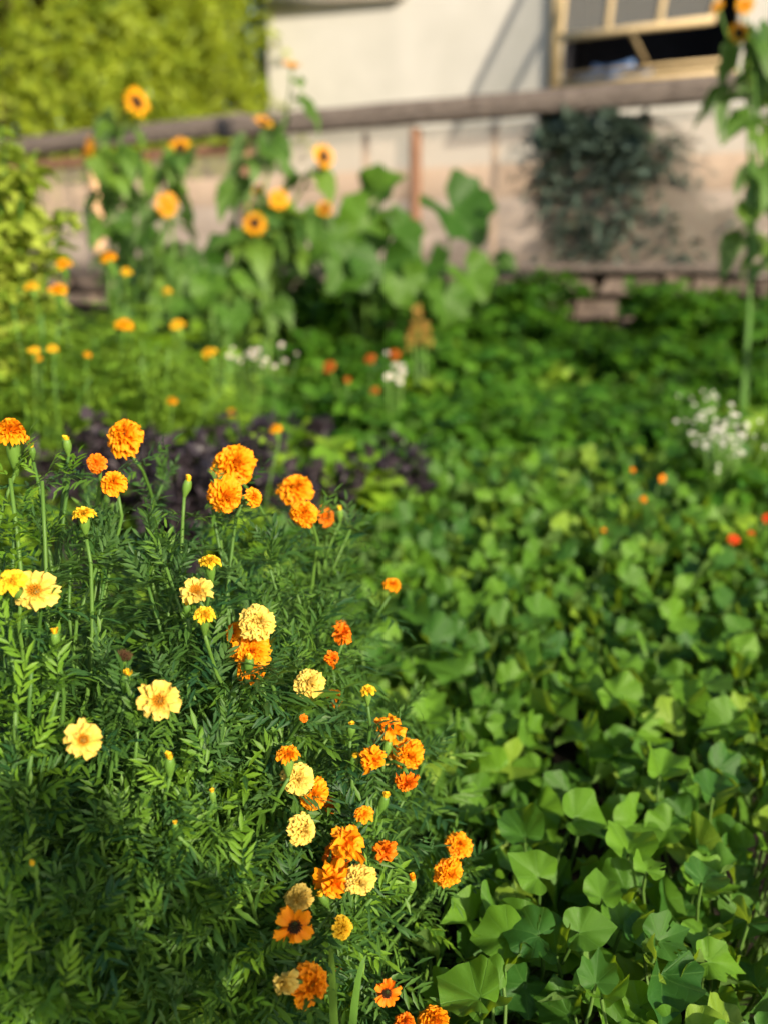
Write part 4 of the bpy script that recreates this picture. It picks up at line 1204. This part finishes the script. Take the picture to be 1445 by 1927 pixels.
FLOWERS = [ # px, py, width, shape, colour, facing, calyx, disc, proud
    (22, 820, 66, 'double', O, UPc, 'long'), (237, 826, 84, 'double', O, FCU, 'short'), (182, 872, 44, 'button', DO, FC, 'short'), (215, 910, 58, 'double', O, FCU, 'short'),
    (158, 968, 50, 'button', Y_, UPc, 'long'), (442, 876, 98, 'double', O, (0.15, -0.9, 0.5), 'short'), (424, 932, 84, 'double', O, (0.25, -0.8, -0.25), 'short'), (478, 936, 44, 'button', O, FR, 'short'),
    (558, 922, 76, 'double', O, FCU, 'short'), (572, 966, 64, 'double', O, FC, 'short'), (614, 972, 48, 'button', DO, FR, 'short'),
    (24, 1094, 60, 'button', Y_, (0, -0.6, 0.9), 'long'), (66, 1112, 90, 'single', PY, (0.2, -0.85, 0.5), 'long', 'orange_disc'),
    (396, 1058, 46, 'button', Y_, UPc, 'long'), (370, 1112, 72, 'single', PY, FCU, 'short', 'orange_disc'), (386, 1157, 46, 'button', Y_, (0.1, -0.3, 1), 'long'),
    (486, 1172, 78, 'double', PY, (0.3, -0.75, 0.7), 'long'), (474, 1224, 84, 'double', O, FC, 'short', None, 0.02), (472, 1262, 66, 'double', O, FC, 'short', None, 0.01), (440, 1190, 46, 'button', O, FL, 'short', None, 0.02),
    (300, 1318, 86, 'single', PY, (0.05, -0.9, 0.45), 'short', 'orange_disc'), (157, 1392, 76, 'single', PY, (0.3, -0.8, 0.5), 'short', 'orange_disc'),
    (645, 1193, 52, 'double', DO, FCU, 'short'), (625, 1238, 40, 'shaggy', DO, FC, 'short'), (738, 1101, 42, 'button', O, (0.2, -0.3, 1), 'short'),
    (583, 1286, 66, 'double', PY, FCU, 'short', None, 0.03), (630, 1314, 44, 'button', O, FR, 'short', None, -0.03), (692, 1300, 34, 'button', Y_, UPc, 'long'),
    (733, 1372, 72, 'double', O, FCU, 'short'), (767, 1418, 70, 'double', O, FC, 'short'), (702, 1426, 70, 'double', O, FC, 'short'), (724, 1412, 64, 'double', PY, FC, 'short', None, -0.04), (764, 1470, 54, 'button', DO, FD, 'short'),
    (542, 1420, 52, 'button', O, UPc, 'long'), (560, 1466, 74, 'double', PY, (0.1, -0.9, 0.35), 'short', None, 0.02), (590, 1495, 68, 'double', O, FC, 'short', None, 0.01),
    (568, 1562, 64, 'double', PY, FR, 'short'), (685, 1532, 40, 'button', O, FCU, 'short'), (655, 1584, 86, 'shaggy', O, (-0.2, -0.8, 0.5), 'short'), (725, 1600, 54, 'shaggy', DO, FC, 'short'),
    (634, 1612, 64, 'double', DO, FC, 'short', None, 0.0), (630, 1654, 84, 'shaggy', O, FC, 'short'), (677, 1655, 70, 'double', PY, FC, 'short'), (862, 1590, 58, 'double', O, FCU, 'short'), (843, 1641, 64, 'double', O, FC, 'short'),
    (562, 1690, 60, 'double', PY, FC, 'short', None, 0.02), (555, 1742, 76, 'ragged', O, (0.2, -0.9, 0.1), 'short', 'brown_disc'), (645, 1745, 52, 'button', Y_, FR, 'short'), (620, 1516, 40, 'button', DO, FC, 'short', None, -0.06),
    (582, 1852, 84, 'double', O, (0.75, -0.65, 0.3), 'short'), (540, 1850, 56, 'shaggy', PY, FL, 'short'), (728, 1868, 50, 'ragged', DO, FC, 'short', 'brown_disc'), (815, 1922, 64, 'double', O, UPc, 'short'), (762, 1924, 44, 'button', DO, UPc, 'short'),
    (630, 1838, 36, 'button', DO, FC, 'short', None, -0.08), (572, 1352, 18, 'button', DO, FC, 'short'), (640, 1180, 30, 'button', DO, FC, 'short', None, -0.05),
]
BUDS = [(104, 1192, 20, Y_, UPc), (240, 1270, 25, Y_, (0.25, -0.2, 1)), (320, 1428, 20, Y_, (0.05, -0.1, 1)), (776, 1656, 18, O, (0.1, -0.2, 1)), (922, 1822, 15, O, (0.35, -0.1, 1)),
        (355, 905, 17, Y_, (0.3, -0.1, 1)), (470, 1240, 20, Y_, (0.12, -0.1, 1)), (62, 1628, 16, Y_, (-0.15, -0.1, 1)), (126, 828, 16, Y_, UPc), (60, 842, 14, Y_, UPc), (352, 1138, 15, Y_, UPc),
        (640, 960, 13, Y_, UPc), (725, 1500, 20, Y_, (0.35, -0.1, 1)), (662, 1365, 17, Y_, (0.1, -0.1, 1)), (330, 1550, 12, Y_, UPc), (732, 1395, 18, Y_, (0.3, 0, 1)), (668, 1425, 18, Y_, (0.15, -0.1, 1)), (770, 1478, 18, O, (0.3, -0.2, 1)), (400, 1490, 13, Y_, UPc), (605, 1685, 18, Y_, (-0.4, -0.2, 1))]
def flower_stem(i, q, face, r=0.0026):
    b = MG[i].location
    f = Vector(face).normalized()
    inner = (Vector((b.x, b.y, b.z + 0.55 * max(0.05, q.z - b.z))) - q)
    c2 = q - f * U(0.06, 0.10) + inner * 0.12 + Vector((U(-0.06, 0.06), U(-0.02, 0.04), 0))
    c1 = Vector((b.x + U(-0.12, 0.12) + 0.2 * (q.x - b.x), b.y + 0.2 * (q.y - b.y), b.z + 0.65 * max(0.05, q.z - b.z)))
    pts = bez3(b + Vector((U(-0.02, 0.02), U(-0.02, 0.02), 0)), c1, c2, q, 13)
    for k in range(2, 11): pts[k] += rand_dir() * 0.003
    part('stem', tube(pts, [0.0040 - 0.00014 * k for k in range(13)], 6), MATS['marigold_stem'], MG[i])
    dress(i, pts, 0.5, 0.92, 4, 0.085, False)
for fl in FLOWERS:
    px, py, w, kind, colr, face, cal = fl[:7]
    disc = fl[7] if len(fl) > 7 else None
    if kind == 'double' and random.random() < 0.3: kind = 'shaggy'
    proud = fl[8] if len(fl) > 8 else U(0.05, 0.09)
    p, t = bush_point(px, py, proud)
    D = w * t / FPX
    i = nearest(p * 0.85 + BC * 0.15)
    back = add_head(MG[i], p, face, D, kind, colr, cal, disc, 1.0)
    flower_stem(i, p - Vector(face).normalized() * back, face)
for px, py, w, colr, face in BUDS:
    p, t = bush_point(px, py, U(0.03, 0.06)); D = w * t / FPX
    i = nearest(p * 0.85 + BC * 0.15)
    back = add_head(MG[i], p, face, D, 'bud', colr, 'bud')
    flower_stem(i, p - Vector(face).normalized() * back, face)
# side shoots on the sunny flank, sunlight painted as a paler leaf colour
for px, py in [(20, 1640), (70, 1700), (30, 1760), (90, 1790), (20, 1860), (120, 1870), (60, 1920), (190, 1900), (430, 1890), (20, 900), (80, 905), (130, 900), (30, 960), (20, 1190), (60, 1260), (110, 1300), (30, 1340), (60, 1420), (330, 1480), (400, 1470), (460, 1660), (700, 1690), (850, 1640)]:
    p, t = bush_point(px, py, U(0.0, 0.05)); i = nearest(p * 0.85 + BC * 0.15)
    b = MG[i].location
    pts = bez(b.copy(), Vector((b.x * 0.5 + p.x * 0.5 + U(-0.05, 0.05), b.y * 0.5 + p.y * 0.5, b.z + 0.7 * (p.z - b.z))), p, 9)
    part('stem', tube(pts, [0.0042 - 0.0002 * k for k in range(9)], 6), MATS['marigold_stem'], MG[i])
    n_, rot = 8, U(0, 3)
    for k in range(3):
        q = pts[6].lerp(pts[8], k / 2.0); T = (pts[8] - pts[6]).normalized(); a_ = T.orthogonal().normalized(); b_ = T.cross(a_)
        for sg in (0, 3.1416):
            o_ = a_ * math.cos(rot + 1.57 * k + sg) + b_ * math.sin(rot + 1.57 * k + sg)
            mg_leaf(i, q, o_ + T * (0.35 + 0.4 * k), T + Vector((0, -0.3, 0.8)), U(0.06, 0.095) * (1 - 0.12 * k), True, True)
# one spent head
p, t = bush_point(233, 1240, 0.04); i = nearest(p)
face = Vector((0.3, -0.3, 1)).normalized()
h = obj('spent_head', cached('spent_flower', disc_tuft(0.30, 70, 0.34), 'dry_brown'), MG[i], local(zframe(face, p, 36 * t / FPX), MG[i]))
h['label'] = 'withered brown flower head'
obj('calyx', cached('calyx_long', CALYX, 'calyx_green'), h)
flower_stem(i, p - face * 0.98 * 36 * t / FPX, face)
for i in range(6):
    if mg_extra[i]: part('foliage', scatter(MG_LEAVES, mg_extra[i]), MATS['marigold_leaf'], MG[i], kind='stuff')

# ------------------------------------------------------------------ grass
def grass_clump(label, base, tips, w=0.004):
    root = thing('grass_clump', label, 'grass', base, 'stray grass clumps')
    for tip in tips:
        c = Vector((base.x * 0.6 + tip.x * 0.4, base.y * 0.6 + tip.y * 0.4, max(base.z, tip.z) * 1.0 + 0.05))
        pts = bez(base + Vector((U(-0.02, 0.02), U(-0.02, 0.02), 0)), c, tip, 10)
        V, F, T = [], [], []
        for k, q in enumerate(pts):
            ww = w * (1 - (k / 9) ** 2) + 0.0004
            V += [(q.x - ww, q.y, q.z), (q.x, q.y - ww * 0.3, q.z - ww * 0.5), (q.x + ww, q.y, q.z)]; T += [(0, k / 9), (0.5, k / 9), (1, k / 9)]
        for k in range(9):
            a = k * 3; F += [(a, a + 1, a + 4, a + 3), (a + 1, a + 2, a + 5, a + 4)]
        part('blade', Proto(V, F, T), MATS['grass_blade'], root)
    return root
def gtip(px, py, Y): return at_y(px, py, Y)
grass_clump('wispy grass clump with thin seed stalks beside the trailing orange marigolds', Vector((0.05, 1.25, ground(1.25))), [gtip(905, 1635, 1.3), gtip(885, 1660, 1.28), gtip(850, 1690, 1.3), gtip(868, 1780, 1.25), gtip(820, 1760, 1.2)], 0.0016)
grass_clump('arching grass clump between the marigolds and the vine leaves', Vector((0.14, 1.75, ground(1.75))), [gtip(860, 1340, 1.7), gtip(905, 1400, 1.75), gtip(838, 1330, 1.8), gtip(930, 1290, 1.9), gtip(1000, 1350, 1.8)], 0.005)
grass_clump('broad bladed grass at the bottom of the marigold bush', Vector((-0.06, 1.02, ground(1.0))), [gtip(622, 1790, 1.0), gtip(700, 1800, 1.05), gtip(560, 1900, 1.0)], 0.006)
